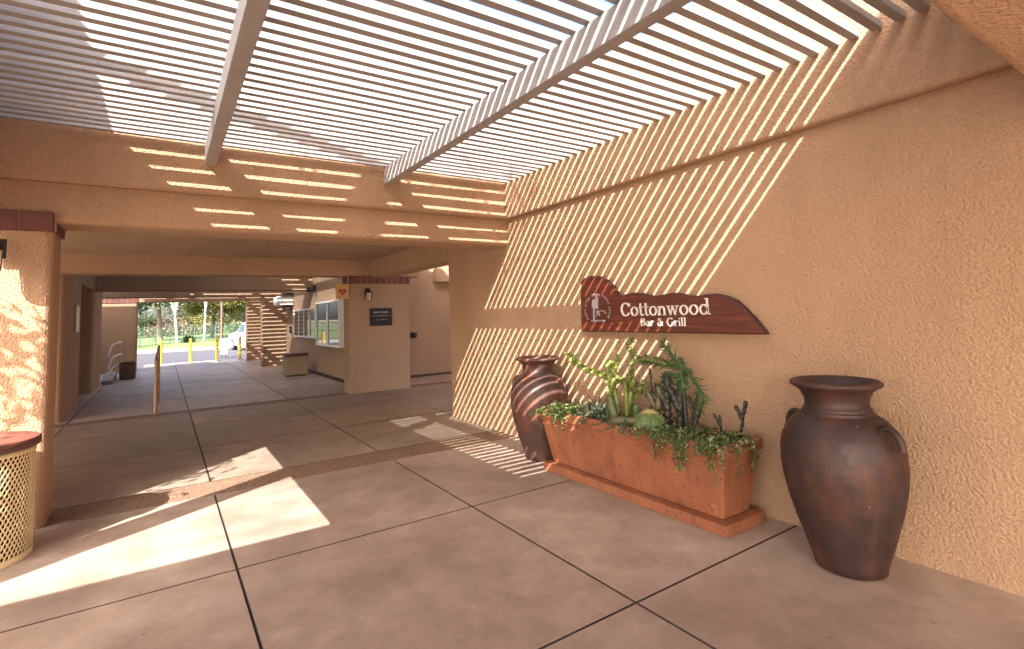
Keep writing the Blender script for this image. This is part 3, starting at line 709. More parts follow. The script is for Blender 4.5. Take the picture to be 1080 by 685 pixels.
rosette('succulent', 'small green rosette tucked between the barrel cactus and the dark columns', (3.25, 2.66, .53), 18, .11, .025, M['leaf_mid'], 5)
rosette('succulent', 'spiky dark rosette behind the barrel cactus', (3.36, 2.93, .53), 22, .19, .02, M['leaf_mid'], 6)
rosette('succulent', 'pale grey rosette left of the stubby pointed cactus', (3.33, 3.60, .53), 20, .16, .026, M['leaf_grey'], 7)
smooth_cactus('column_cactus', 'short dark green finger cactus behind the lying cactus', [(3.33, 3.02, .5), (3.335, 3.02, .6), (3.34, 3.03, .72)], .028, M['barrel'], 8, 6)
smooth_cactus('column_cactus', 'slim green finger cactus just left of the leaning one', [(3.30, 3.30, .5), (3.30, 3.31, .6), (3.30, 3.31, .70)], .024, M['cactus'], 8, 7)
# trailing ground cover: a clump at each end
def trailing(name, label, box, strands, mats, seed, drape, dens=1.0):
    rnd = random.Random(seed); y0, y1 = box
    t = thing(name, label, 'plant', ((3.25), (y0 + y1) / 2, .53))
    m = MB(); st = MB(); fl = MB()
    for k in range(strands):
        y = rnd.uniform(y0, y1); x = rnd.uniform(3.10, 3.48); p = Vector((x, y, .53)); hgt = rnd.uniform(.02, .11)
        toward = Vector((-1, rnd.uniform(-.7, .5), 0)) if rnd.random() < .7 or not drape else Vector((rnd.uniform(-.5, .3), -1, 0))
        pts = [p]; over = drape and rnd.random() < drape
        step = .022
        for i in range(rnd.randint(6, 10)):
            p = p + Vector((toward.x, toward.y, 0)).normalized() * step * rnd.uniform(.5, 1.2) + Vector((rnd.uniform(-.012, .012), rnd.uniform(-.012, .012), hgt / 5 if i < 4 else -.004)); pts.append(p)
        if over:
            q = pts[-1]
            # run to the rim edge, then hang
            if abs(toward.x) > abs(toward.y) * .8 or q.y > 2.35: tgt = Vector((3.068, q.y + rnd.uniform(-.05, .02), .592))
            else: tgt = Vector((q.x, 2.066, .592))
            for i in range(1, 5): pts.append(q.lerp(tgt, i / 4) + Vector((0, 0, .015 * math.sin(i / 4 * 3.14))) + rv(rnd, .006))
            hang = rnd.choice([.05, .08, .10, .14, .19, .24]) * rnd.uniform(.7, 1.1); q = pts[-1]
            out = Vector((-.012, 0, 0)) if tgt.x < 3.07 else Vector((0, -.012, 0))
            nn = max(2, int(hang / .022))
            for i in range(1, nn + 1): pts.append(q + out + Vector((rnd.uniform(-.006, .006), rnd.uniform(-.009, .009), -hang * i / nn)))
        st.tube(pts, .0022, 4, False)
        for p in pts[1:]:
            for _ in range(int(4 * dens)):
                d = rv(rnd, 1); d.z = d.z * .6 + .25; m.leaf(p + rv(rnd, .007), d, rv(rnd, 1) + Vector((0, 0, .6)), rnd.uniform(.014, .026), rnd.uniform(.010, .016), rnd.choice((0, 0, 1)))
            if rnd.random() < .20:
                q = p + rv(rnd, .014) + Vector((0, 0, .008)); s = .006
                for _ in range(3): fl.leaf(q, rv(rnd, 1), rv(rnd, 1), s * 2, s * 1.6)
    m.add(fl.v, fl.f, False, 2)
    m.build('leaves', list(mats) + [M['flower']], t, fix=False); st.build('stems', M['leaf_mid'], t)
trailing('trailing_plant', 'bright lime green ground cover spilling at the far left end of the planter', (3.62, 4.0), 100, [M['leaf_light'], M['leaf_mid']], 21, .05)
trailing('trailing_plant', 'dense green trailing plant with pale flowers hanging over the near right corner', (2.12, 2.66), 105, [M['leaf_mid'], M['leaf_light']], 22, .32)
trailing('trailing_plant', 'sparse low green filler plant along the middle of the planter', (2.7, 3.6), 60, [M['leaf_mid'], M['leaf_grey']], 23, 0)

# ------------------------------------------------------------------ carved sign
def sign():
    t = thing('carved_sign', 'carved red wooden sign with wavy top edge on the stucco wall', 'sign', (3.6, 2.95, 1.29))
    out = [(3.90, 1.291), (3.893, 1.60), (3.870, 1.795), (3.835, 1.822), (3.792, 1.835), (3.735, 1.842), (3.671, 1.840), (3.610, 1.826), (3.555, 1.800), (3.50, 1.764), (3.45, 1.715), (3.415, 1.672), (3.396, 1.642),
           (3.363, 1.627), (3.30, 1.635), (3.20, 1.649), (3.13, 1.645), (3.07, 1.630), (2.98, 1.608), (2.93, 1.608), (2.877, 1.615), (2.776, 1.624), (2.72, 1.619), (2.67, 1.608), (2.61, 1.594), (2.557, 1.588), (2.51, 1.590), (2.468, 1.596),
           (2.394, 1.596), (2.35, 1.588), (2.303, 1.575), (2.227, 1.54), (2.16, 1.475), (2.092, 1.398), (2.012, 1.291)]
    fn = lambda u, v, d: (d, u, v)
    m = MB(); n = len(out)
    cx_, cz_ = 2.95, 1.44
    front = [(u + (0.012 if u < cx_ else -0.012) * (1 if abs(u - cx_) > .3 else 0), v + (-0.012 if v > 1.35 else 0.008)) for u, v in out]
    vs = [(3.570, u, v) for u, v in front] + [(3.578, u, v) for u, v in out] + [(3.625, u, v) for u, v in out]
    m.add(vs, [tuple(range(n))], mi=0)
    m.add(vs[:], [(i, i + n, (i + 1) % n + n, (i + 1) % n) for i in range(n)], mi=1)
    m.add(vs[:], [(i + n, i + 2 * n, (i + 1) % n + 2 * n, (i + 1) % n + n) for i in range(n)] + [tuple(range(3 * n - 1, 2 * n - 1, -1))], mi=1)
    m.build('board', [M['redwood'], M['redwood_edge']], t)
    for y in (3.6, 2.5): bx(3.626, 3.652, y - .04, y + .04, 1.36, 1.50).build('mounting_block', M['redwood_edge'], t)
    # lettering: pen strokes laid on the board; text runs toward -Y
    def writer(u0, base, s, d0=3.569, d1=3.560):
        L = MB()
        P = lambda x, y: (u0 - x * s, base + y * s)
        fn2 = lambda a, c, d: (d, *P(a, c))
        def quad(pts): L.prism(pts, fn2, d0, d1)
        def bar(x, y0, y1, wd=.13): quad([(x, y0), (x + wd, y0), (x + wd, y1), (x, y1)])
        def hb(x0, x1, y, h=.055): quad([(x0, y), (x1, y), (x1, y + h), (x0, y + h)])
        def serif(x, y, wd=.13, e=.075, h=.05): quad([(x - e, y), (x + wd + e, y), (x + wd + e, y + h), (x - e, y + h)])
        def arc(cx, cy, rx, ry, a0, a1, tx=.13, ty=.055, n=18):
            for i in range(n):
                t0 = a0 + (a1 - a0) * i / n; t1 = a0 + (a1 - a0) * (i + 1) / n; q = []
                for tt, k in ((t0, 0), (t1, 0), (t1, 1), (t0, 1)):
                    wv = tx * abs(math.cos(tt)) + ty * abs(math.sin(tt))
                    ox, oy = math.cos(tt) * (rx - k * wv), math.sin(tt) * (ry - k * wv); q.append((cx + ox, cy + oy))
                quad(q)
        def diag(x0, y0, x1, y1, wd): quad([(x0, y0), (x0 + wd, y0), (x1 + wd, y1), (x1, y1)])
        X = .66; pi = math.pi; x = 0.0
        def glyph(ch, x):
            if ch == 'C': arc(x + .5, .5, .50, .53, .72, 2 * pi - .70, .15, .06, 26); bar(x + .86, .68, .98, .06); return 1.02
            if ch == 'o': arc(x + .36, X / 2, .36, .355, 0, 2 * pi, .13, .05, 26); return .80
            if ch == 't': bar(x + .12, .05, .92); hb(x, x + .42, X - .06); arc(x + .30, .13, .18, .145, pi, 1.85 * pi, .13, .055, 10); return .50
            if ch == 'n': bar(x + .06, .05, X - .02); serif(x + .06, 0); hb(x - .03, x + .08, X - .07); arc(x + .36, X - .27, .28, .27, 0, pi, .13, .06, 14); bar(x + .51, .05, X - .27); serif(x + .51, 0); return .80
            if ch == 'w':
                diag(x + .06, X - .02, x + .25, 0, .12); diag(x + .46, X - .02, x + .26, 0, .07); diag(x + .44, X - .02, x + .64, 0, .12); diag(x + .86, X - .02, x + .66, 0, .07)
                for q in (.0, .36, .76): hb(x + q, x + q + .26, X - .05)
                return 1.08
            if ch == 'd': arc(x + .34, X / 2, .34, .355, 0, 2 * pi, .13, .05, 26); bar(x + .56, .03, 1.06); hb(x + .44, x + .58, 1.01); hb(x + .6, x + .80, 0); return .86
            if ch == 'B': bar(x + .1, .05, .97, .15); serif(x + .1, 0, .15); serif(x + .1, .95, .15); hb(x + .2, x + .42, .95); hb(x + .2, x + .46, .5); hb(x + .2, x + .44, 0); arc(x + .40, .755, .24, .25, -pi / 2, pi / 2, .15, .06); arc(x + .43, .275, .29, .28, -pi / 2, pi / 2, .16, .06); return .82
            if ch == 'a': bar(x + .42, .05, X - .22, .14); hb(x + .46, x + .66, 0); arc(x + .30, X - .24, .26, .24, 0, .85 * pi, .14, .06, 12); arc(x + .27, .19, .25, .195, 0, 2 * pi, .14, .05, 18); return .72
            if ch == 'r': bar(x + .06, .05, X - .02, .14); serif(x + .06, 0, .14); hb(x - .02, x + .08, X - .07); arc(x + .34, X - .22, .20, .22, .15 * pi, .95 * pi, .12, .09, 9); return .56
            if ch == '&': arc(x + .36, .78, .21, .21, 0, 2 * pi, .10, .05, 16); arc(x + .33, .27, .31, .28, .75 * pi, 2 * pi, .14, .06, 16); diag(x + .72, 0, x + .22, .70, .15); diag(x + .58, .27, x + .70, .56, .08); return .98
            if ch == 'G': arc(x + .5, .5, .50, .53, .72, 2 * pi - .35, .16, .06, 26); bar(x + .76, .05, .44, .15); serif(x + .76, .42, .15, .1); return 1.06
            if ch == 'i': bar(x + .09, .05, X - .02, .14); serif(x + .09, 0, .14); hb(x, x + .12, X - .07); arc(x + .16, .88, .09, .09, 0, 2 * pi, .085, .085, 10); return .36
            if ch == 'l': bar(x + .09, .05, 1.04, .14); serif(x + .09, 0, .14); hb(x, x + .12, .99); return .36
            return .42
        def write(txt, track=0.0):
            x = 0.0
            for ch in txt: x += glyph(ch, x) + track
            return x
        return L, write, glyph
    def line(txt, u0, u1, base, h, name):
        wid = writer(0, 0, 1)[1](txt); sx = (u0 - u1) / wid; x = 0.0
        for ch in txt:
            L, wr, gl = writer(0, 0, 1); x += gl(ch, x)
            L.v = [(d, u0 + a * sx, base + b * h) for d, a, b in L.v]
            if L.v: L.build('letter', M['letter'], t)
    line('Cottonwood', 3.345, 2.425, 1.440, 0.118, 'lettering')
    line('Bar & Grill', 3.121, 2.651, 1.349, 0.068, 'lettering')
    # worn round emblem: ring of tiny marks and a standing rider-like figure
    e = MB(); rnd = random.Random(6); c = (3.655, 1.505)
    for k in range(30):
        a = math.radians(-38 + 256 * k / 29); r = .150
        u, v = c[0] + r * math.cos(a) * 1.12, c[1] + r * math.sin(a) * 1.0
        if k % 6 == 5: continue
        hw = .0045; hh = rnd.uniform(.008, .013)
        ca, sa = math.cos(a - math.pi / 2), math.sin(a - math.pi / 2)
        for q in ((-.005, 0, hw * .55, hh), (.003, rnd.choice((-hh * .6, hh * .6, 0)), hw, .003)):
            pts = [(q[0] + sx * q[2], q[1] + sy * q[3]) for sx, sy in ((-1, -1), (1, -1), (1, 1), (-1, 1))]
            e.prism([(u + x * ca - y * sa, v + x * sa + y * ca) for x, y in pts], fn, 3.569, 3.565)
    def blob(pts): e.prism(pts, fn, 3.569, 3.563)
    blob([(3.668, 1.66), (3.640, 1.66), (3.637, 1.56), (3.642, 1.51), (3.665, 1.52)])
    blob([(3.715, 1.60), (3.672, 1.615), (3.668, 1.52), (3.695, 1.50), (3.722, 1.54)])
    blob([(3.712, 1.50), (3.690, 1.505), (3.694, 1.40), (3.712, 1.40)])
    blob([(3.672, 1.49), (3.640, 1.50), (3.615, 1.455), (3.628, 1.445)])
    for k in range(7):
        a = math.radians(10 + 22 * k); u = 3.60 + .07 * math.cos(a); v = 1.43 + .06 * math.sin(a); blob([(u - .006, v), (u + .006, v - .002), (u + .005, v + .012), (u - .006, v + .012)])
    for k in range(9): blob([(3.74 - k * .021, 1.392), (3.74 - k * .021 - .012, 1.392), (3.74 - k * .021 - .010, 1.405 + .006 * (k % 2)), (3.74 - k * .021, 1.407)])
    e.build('emblem', M['emblem'], t)
sign()

# ------------------------------------------------------------------ bins
def mesh_bin():
    c = (-1.035, 4.755); R = .305
    t = thing('litter_bin', 'round cream mesh litter bin with flat brown lid at the left edge', 'bin', (*c, 0))
    m = MB(); n = 66; seg = 14; h0, h1 = .03, .70
    for k in range(n):
        for sgn in (1, -1):
            vs = []
            for i in range(seg + 1):
                a = 2 * math.pi * (k / n) + sgn * 2 * math.pi * (i / seg) * (13.0 / n); z = h0 + (h1 - h0) * i / seg
                r1 = R + (.0015 * sgn)
                for dz in (-.0085, .0085): vs.append((c[0] + r1 * math.cos(a), c[1] + r1 * math.sin(a), z + dz))
            fs = [(2 * i, 2 * i + 1, 2 * i + 3, 2 * i + 2) for i in range(seg)]
            inner = [(c[0] + (x - c[0]) * .99, c[1] + (y - c[1]) * .99, z) for x, y, z in vs]
            N = len(vs); m.add(vs + inner, fs + [tuple(q + N for q in f)[::-1] for f in fs] + [(2 * i, 2 * i + 2, 2 * i + 2 + N, 2 * i + N) for i in range(seg)] + [(2 * i + 1, 2 * i + 1 + N, 2 * i + 3 + N, 2 * i + 3) for i in range(seg)], True)
    m.lathe([(R + .004, .0), (R + .006, .04), (R - .008, .04), (R - .008, .0), (R + .004, 0)], (*c, 0), 64); m.lathe([(R + .005, .68), (R + .005, .71), (R - .008, .71), (R - .008, .68), (R + .005, .68)], (*c, 0), 64)
    m.build('mesh_body', M['bin_mesh'], t, fix=False)
    l = MB(); l.lathe([(0, .02), (R - .03, .02), (R - .03, .69), (R - .04, .69), (R - .04, .03), (0, .03)], (*c, 0), 48); l.build('liner', M['dark_liner'], t)
    l = MB(); l.lathe([(0.10, .716), (R + .02, .716), (R + .03, .722), (R + .03, .762), (R + .02, .772)], (*c, 0), 64); rim = l.build('lid_rim', M['bin_rim'], t)
    l = MB(); l.lathe([(R + .0195, .7725), (R - .02, .782), (.16, .79), (.12, .79), (.10, .77), (.10, .72)], (*c, 0), 64); l.build('lid', M['bin_lid'], t)
mesh_bin()
def panel_bin():
    t = thing('litter_bin', 'square tan panel litter bin with dark rim under the display windows', 'bin', (3.1, 14.95, 0))
    bx(2.82, 3.38, 14.72, 15.22, 0.03, 0.54, r=0.015).build('panel_body', M['tan_panel'], t)
    bx(2.80, 3.40, 14.70, 15.24, 0.543, 0.60, r=0.01).build('rim', M['bin_rim'], t)
    bx(2.85, 3.35, 14.76, 15.18, 0.0, 0.03).build('base', M['dark_liner'], t)
panel_bin()
def round_can():
    t = thing('round_can', 'short round brown aggregate can beside the far brick capped pier', 'bin', (-.83, 18.05, 0))
    m = MB(); m.lathe([(0, 0), (.18, 0), (.195, .03), (.195, .43), (.18, .46), (.14, .46), (.13, .3), (0, .3)], (-.83, 18.05, 0), 32); m.build('can_body', M['brown_can'], t)
    m = MB(); m.lathe([(.14, .462), (.20, .462), (.205, .475), (.20, .49), (.14, .49), (.14, .462)], (-.83, 18.05, 0), 32); m.build('rim', M['bin_rim'], t)
round_can()

# ------------------------------------------------------------------ rails
def handrail():
    t = thing('handrail', 'straight tan pipe handrail in the middle of the walkway', 'handrail', (-.08, 11.3, 0))
    m = MB(); m.tube([(-.085, 10.66, 0), (-.085, 10.66, .90)], .030, 10); m.build('post', M['rail'], t)
    m = MB(); m.tube([(-.055, 12.25, 0), (-.055, 12.25, 1.05)], .026, 10); m.build('post', M['rail'], t)
    m = MB(); m.tube([(-.088, 10.45, .89), (-.085, 10.66, .93), (-.055, 12.25, 1.08), (-.052, 12.5, 1.08)], .024, 10); m.build('rail', M['rail'], t)
    m = MB(); m.tube([(-.085, 10.66, .48), (-.055, 12.25, .56)], .02, 8); m.build('rail', M['rail'], t)
handrail()
def stair_rail():
    t = thing('stair_rail', 'curved three bar stair rail on a low ramp kerb by the left wall', 'handrail', (-1.15, 17.6, 0))
    for k, z in enumerate((1.02, .68, .40)):
        m = MB(); m.tube([(-1.20, 16.85, z - .30), (-1.18, 17.0, z - .20), (-1.15, 17.2, z - .05), (-1.13, 17.4, z), (-1.05, 18.0, z + .03), (-1.0, 18.4, z + .03)], .028, 8); m.build('bar', M['rail_light'], t)
    m = MB(); m.tube([(-1.0, 18.4, 0), (-1.0, 18.4, 1.05)], .03, 8); m.build('post', M['rail_light'], t)
    m = MB(); m.prism([(16.81, .0), (18.5, 0), (18.5, .22), (16.81, .10)], lambda u, v, d: (d, u, v), -1.34, -1.10); m.build('ramp_kerb', M['kerb'], t)
stair_rail()

# ------------------------------------------------------------------ lamps, plaques, small fittings
def lantern(x, y, z, label):
    t = thing('wall_lantern', label, 'lamp', (x, y, z), 'wall lanterns')
    m = MB(); m.rbox(x - .05, x + .05, y - .018, y, z - .02, z + .13, r=.006, seg=1); m.build('backplate', M['black_metal'], t)
    m = MB(); m.tube([(x, y - .018, z + .08), (x, y - .07, z + .13), (x, y - .12, z + .10)], .012, 8); m.build('arm', M['black_metal'], t)
    m = MB(); m.lathe([(.012, .10), (.055, .055), (.062, .04), (.062, .03), (.0, .03)], (x, y - .12, z), 6, False)
    m.lathe([(0, -.135), (.04, -.135), (.045, -.12), (.0, -.12)], (x, y - .12, z), 6, False)
    for k in range(6):
        a = math.pi / 3 * k; m.tube([(x + .056 * math.cos(a), y - .12 + .056 * math.sin(a), z + .032), (x + .042 * math.cos(a), y - .12 + .042 * math.sin(a), z - .125)], .0045, 5)
    m.build('cage', M['black_metal'], t)
    m = MB(); m.lathe([(.050, .028), (.037, -.119)], (x, y - .12, z), 6, False); m.build('glass', M['lamp_glass'], t)
lantern(3.55, 10.27, 1.985, 'black wall lantern with pale glass above the dark plaque')
lantern(-1.055, 5.19, 2.06, 'black wall lantern cut by the left edge on the sunlit pier')
t = thing('plaque', 'dark bronze plaque with faint lettering on the column block', 'plaque', (3.84, 10.26, 1.33))
bx(3.60, 4.08, 10.245, 10.269, 1.335, 1.70, r=.006, seg=1).build('plate', M['plaque'], t)
m = MB(); rnd = random.Random(2)
for z, h, a, b in ((1.595, .035, 3.68, 4.00), (1.535, .016, 3.64, 4.04), (1.45, .022, 3.71, 3.97)):
    x = a
    while x < b:
        w_ = h * rnd.uniform(.35, .7)
        if rnd.random() > .15: m.box(x, x + w_ * .35, 10.2415, 10.2445, z, z + h); m.box(x + w_ * .36, x + w_, 10.2415, 10.2445, z + rnd.choice((0, h * .42, h * .8)), z + h)
        x += w_ + h * .25
m.build('lettering', M['plaque_text'], t)
t = thing('heart_sign', 'small tan square sign with a red heart hung left of the plaque column', 'sign', (3.03, 10.25, 1.91))
bx(2.90, 3.165, 10.235, 10.26, 1.905, 2.205, r=.006, seg=1).build('board', M['sign_tan'], t)
hp = []
for i in range(40):
    a = 2 * math.pi * i / 40; hp.append((3.03 + .0048 * 16 * math.sin(a) ** 3, 2.045 + .0048 * (13 * math.cos(a) - 5 * math.cos(2 * a) - 2 * math.cos(3 * a) - math.cos(4 * a))))
m = MB(); m.prism(hp, lambda u, v, d: (u, d, v), 10.2345, 10.228); m.build('heart', M['sign_red'], t)
m = MB(); m.prism([(3.033, 2.085), (3.012, 2.04), (3.03, 2.042), (3.022, 2.0), (3.052, 2.052), (3.034, 2.05)], lambda u, v, d: (u, d, v), 10.2275, 10.224); m.build('bolt', M['sign_tan'], t)
m = MB(); m.box(3.165, 3.17, 10.24, 10.255, 1.95, 2.16); m.build('bracket', M['black_metal'], t)
t = thing('wall_plaque', 'narrow pale framed notice beside the recessed doorway', 'notice', (-1.35, 12.0, 1.43))
bx(-1.349, -1.318, 11.78, 12.2, 1.43, 1.93, r=.006, seg=1).build('frame', M['gold'], t)
bx(-1.3175, -1.312, 11.82, 12.16, 1.47, 1.89).build('face', M['white_paint'], t)
def sprinkler(x, y, group):
    t = thing('sprinkler_head', 'small brass sprinkler head under the walkway ceiling', 'sprinkler', (x, y, 2.69), group)
    m = MB(); m.lathe([(.03, -.001), (.03, -.008), (.012, -.012), (.010, -.04), (.0, -.04)], (x, y, 2.69), 12); m.build('escutcheon', M['gold'], t)
    m = MB(); m.lathe([(0, -.046), (.02, -.048), (.022, -.052), (0, -.054)], (x, y, 2.69), 12); m.tube([(x - .008, y, 2.65), (x - .012, y, 2.64), (x - .002, y, 2.636)], .002, 5); m.build('deflector', M['black_metal'], t)
for (x, y), lab in zip(((.34, 7.42), (.37, 9.71), (1.32, 8.24), (3.03, 9.67)), ('small sprinkler head nearest the fascia beam on the walkway ceiling', 'small sprinkler head close above the dark corridor beam, left one', 'small sprinkler head in the middle of the walkway ceiling', 'small sprinkler head above the plaque column on the ceiling')):
    sprinkler(x, y, 'ceiling sprinkler heads'); bpy.context.view_layer.update()
    [o for o in COL.objects if o.name.startswith('sprinkler_head')][-1]['label'] = lab
t = thing('wall_spotlight', 'black wall sconce low on the side court wall', 'lamp', (5.25, 11.86, 1.0))
m = MB(); m.rbox(5.20, 5.30, 11.83, 11.858, .97, 1.11, r=.005, seg=1); m.build('backplate', M['black_metal'], t)
m = MB(); m.lathe([(.0, 0), (.055, .01), (.075, .12), (.06, .12), (.0, .06)], (5.25, 11.75, .98), 16); m.build('shade', M['black_metal'], t)
t = thing('wall_unit', 'white box unit with dark hood high on the wall near the striped pier', 'wall unit', (3.45, 17.9, 2.0))
bx(3.10, 3.598, 17.6, 18.3, 2.02, 2.30, r=.02).build('cabinet', M['white_paint'], t)
m = MB(); m.prism([(3.2, 2.303), (3.59, 2.303), (3.59, 2.40), (3.45, 2.42), (3.3, 2.38)], lambda u, v, d: (u, d, v), 17.58, 18.32); m.build('hood', M['black_metal'], t)
bx(3.35, 3.5, 17.7, 18.1, 1.86, 2.017).build('duct', M['pole_brown'], t)
t = thing('floodlight', 'twin head dark floodlight above the display windows', 'lamp', (3.55, 14.8, 2.3))
bx(3.57, 3.599, 14.7, 14.95, 2.33, 2.47).build('mount', M['black_metal'], t)
for yy in (14.62, 15.0):
    m = MB(); m.tube([(3.57, yy + .1, 2.42), (3.50, yy, 2.40), (3.45, yy - .06, 2.33)], [.015, .05, .065], 10); m.build('lamp_head', M['black_metal'], t)
t = thing('intercom', 'small black intercom box on the wall beyond the window panes', 'intercom', (3.59, 17.9, 1.1))
bx(3.54, 3.599, 17.85, 18.02, 1.10, 1.32, r=.006, seg=1).build('casing', M['black_metal'], t)
bx(3.535, 3.5395, 17.89, 17.98, 1.14, 1.27).build('keypad', M['chrome'], t)

# ------------------------------------------------------------------ street beyond
for (x, y), lab in zip(((-.05, 23.55), (.94, 23.55), (1.86, 23.55), (2.70, 23.55)), ('yellow bollard behind the handrail end', 'yellow bollard in the middle of the street opening', 'yellow bollard with the white box just behind', 'yellow bollard against the striped far pier')):
    t = thing('bollard', lab, 'bollard', (x, y, 0), 'yellow bollards at the kerb')
    m = MB(); m.lathe([(.055, 0), (.055, .88)], (x, y, 0), 20); m.lathe([(.055, .88), (.045, .93), (.028, .955), (0, .965)], (x, y, 0), 20); m.build('post', M['yellow'], t)
    m = MB(); m.lathe([(.055, .0005), (.09, .0005), (.09, .02), (.056, .03)], (x, y, 0), 20); m.build('base_collar', M['kerb'], t)
t = thing('cabinet', 'white utility box standing behind the third bollard', 'utility box', (2.42, 27, -.13))
bx(2.29, 2.55, 26.9, 27.2, .06, .76, r=.01).build('casing', M['white_paint'], t)
for x in (2.33, 2.49): bx(x, x + .03, 27.0, 27.05, -.13, .06).build('leg', M['black_metal'], t)

def car(cx, cy, rz, label):
    t = thing('parked_car', label, 'car', (0, 0, 0))
    L = 4.5; Wd = .88
    prof = [(-2.2, .35), (-2.24, .60), (-2.18, .95), (-1.95, 1.02), (-1.72, 1.55), (-1.5, 1.62), (.1, 1.62), (.75, 1.08), (1.95, .95), (2.2, .75), (2.24, .40), (2.1, .28), (-2.1, .28)]
    m = MB(); n = len(prof)
    def lay(y, k): return [(x * (1 - .0 * k), y, z) for x, z in prof]
    ins = lambda z: .14 * max(0, (z - .95) / .67)
    sec = []
    for s_, e in ((-1, 0), (1, 0)):
        sec.append([(x, s_ * (Wd - ins(z)), z) for x, z in prof])
    m.add(sec[0] + sec[1], [tuple(range(n))[::-1], tuple(range(n, 2 * n))] + [(i, (i + 1) % n, (i + 1) % n + n, i + n) for i in range(n)])
    body = m.build('body', M['car_white'], t)
    bv = body.modifiers.new('soft', 'BEVEL'); bv.width = .05; bv.segments = 3; bv.limit_method = 'ANGLE'
    g = MB()
    for s_ in (-1, 1):
        for x0, x1 in ((-1.5, -.62), (-.55, .25)):
            xa = x1 + (.35 if x1 > 0 else 0)
            q = [(x0, 1.06), (xa, 1.06), (x1 - .05, 1.52), (x0 + (.1), 1.52)]
            g.prism(q, lambda u, v, d: (u, s_ * (Wd - ins(v) + d), v), -.02, .006)
    g.add([(-1.98, -.68, 1.07), (-1.98, .68, 1.07), (-1.77, .60, 1.50), (-1.77, -.60, 1.50)], [(0, 1, 2, 3)])
    g.add([(.74, -.70, 1.12), (.74, .70, 1.12), (.17, .62, 1.57), (.17, -.62, 1.57)], [(0, 1, 2, 3)])
    g.build('window', M['glass'], t)
    for x in (-1.38, 1.38):
        for s_ in (-1, 1):
            m = MB(); m.tube([(x, s_ * (Wd - .20), .33), (x, s_ * (Wd + .012), .33)], .33, 24); wh = m.build('wheel', M['tyre'], t)
            m = MB(); m.tube([(x, s_ * (Wd + .005), .33), (x, s_ * (Wd + .02), .33)], .20, 16); m.build('rim', M['chrome'], wh)
    for s_ in (-1, 1):
        m = MB(); m.rbox(-2.26, -2.10, s_ * .78 - .09, s_ * .78 + .09, .88, 1.12, r=.02); m.build('tail_light', M['red_lens'], t)
    m = MB(); m.rbox(-2.30, -2.15, -.8, .8, .36, .56, r=.03); m.build('bumper', M['car_white'], t)
    m = MB(); m.box(-2.262, -2.24, -.26, .26, .70, .84); m.build('number_plate', M['white_paint'], t)
    t.location = (cx, cy, -.13); t.rotation_euler = (0, 0, rz)
car(4.7, 33.4, math.radians(102), 'white car parked beyond the bollards half hidden by the striped pier')
t = thing('lamp_post', 'thin dark brown pole rising beyond the road', 'pole', (3.95, 46, 0.06))
m = MB(); m.tube([(3.95, 46, 0), (3.95, 46, 7)], [.10, .07], 10); m.build('shaft', M['pole_brown'], t)
m = MB(); m.rbox(3.75, 4.15, 45.8, 46.2, 7.0, 7.3, r=.03); m.build('lamp_head', M['pole_brown'], t)

def fence():
    a, b = Vector((-4.0, 37.6, .03)), Vector((8.5, 61.0, .15))
    t = thing('mesh_fence', 'green wire fence running along the grass beyond the road', 'fence', ((a + b) / 2)[:])
    n = 14
    for i in range(n + 1):
        p = a.lerp(b, i / n); m = MB(); m.tube([p, p + Vector((0, 0, 1.3))], .035, 6); m.build('post', M['fence_green'], t)
    m = MB()
    for z in (.06, .65, 1.25): m.tube([a + Vector((0, 0, z)), b + Vector((0, 0, z))], .018, 5)
    for i in range(170):
        p = a.lerp(b, i / 169); m.tube([p + Vector((0, 0, .05)), p + Vector((0, 0, 1.25))], .007, 3)
    m.build('wire_panel', M['fence_green'], t)
fence()

def tree(name, label, x, y, h, cr, cz, trunk_r, leafm_, barkm, n, seed, flat=.75, leaf=.35):
    rnd = random.Random(seed); z0 = .03 + .006 * (y - 37)
    t = thing(name, label, 'tree', (x, y, z0))
    m = MB(); lean = rnd.uniform(-.4, .4)
    top = Vector((x + lean, y, z0 + h * .62))
    m.tube([(x, y, z0 - .1), (x + lean * .4, y, z0 + h * .3), top], [trunk_r, trunk_r * .75, trunk_r * .4], 8)
    cl = []
    for k in range(11):
        a = rnd.uniform(0, 6.28); rr = cr * math.sqrt(rnd.uniform(.05, 1)) * .8; c = Vector((x + lean + rr * math.cos(a), y + rr * math.sin(a), z0 + cz + rnd.uniform(-.45, .6) * cr * flat)); cl.append((c, cr * rnd.uniform(.25, .5)))
        m.tube([Vector((x + lean * .4, y, z0 + h * .3)).lerp(top, rnd.uniform(.3, 1)), (top + c) / 2 - Vector((0, 0, .2)), c], [trunk_r * .4, trunk_r * .25, trunk_r * .1], 5, False)
    m.build('trunk', barkm, t)
    f = MB()
    for _ in range(n):
        c, r = rnd.choice(cl); d = rv(rnd, 1)
        while d.length > 1: d = rv(rnd, 1)
        p = c + Vector((d.x * r * 1.3, d.y * r * 1.3, d.z * r * .8)); f.leaf(p, rv(rnd, 1), rv(rnd, 1), leaf * rnd.uniform(.6, 1.2), leaf * .55)
    f.build('crown', leafm_, t, fix=False)
tree('pine_tree', 'dark green broad tree at the left of the street opening', -.2, 58, 8, 3.6, 4.6, .25, M['tree_dark'], M['bark'], 6500, 1, .8)
tree('shade_tree', 'yellow green leafy tree in the middle beyond the fence', 4.4, 62, 6.0, 3.3, 3.5, .22, M['tree_yellow'], M['bark'], 6000, 2)
tree('shade_tree', 'yellow tree at the right near the brown pole', 8.0, 66, 7, 2.8, 3.9, .2, M['tree_yellow'], M['bark'], 4500, 3)
tree('shade_tree', 'pale trunked young tree behind the fence at left centre', .95, 47, 4.6, 1.0, 4.2, .10, M['tree_mid'], M['bark_pale'], 900, 4)
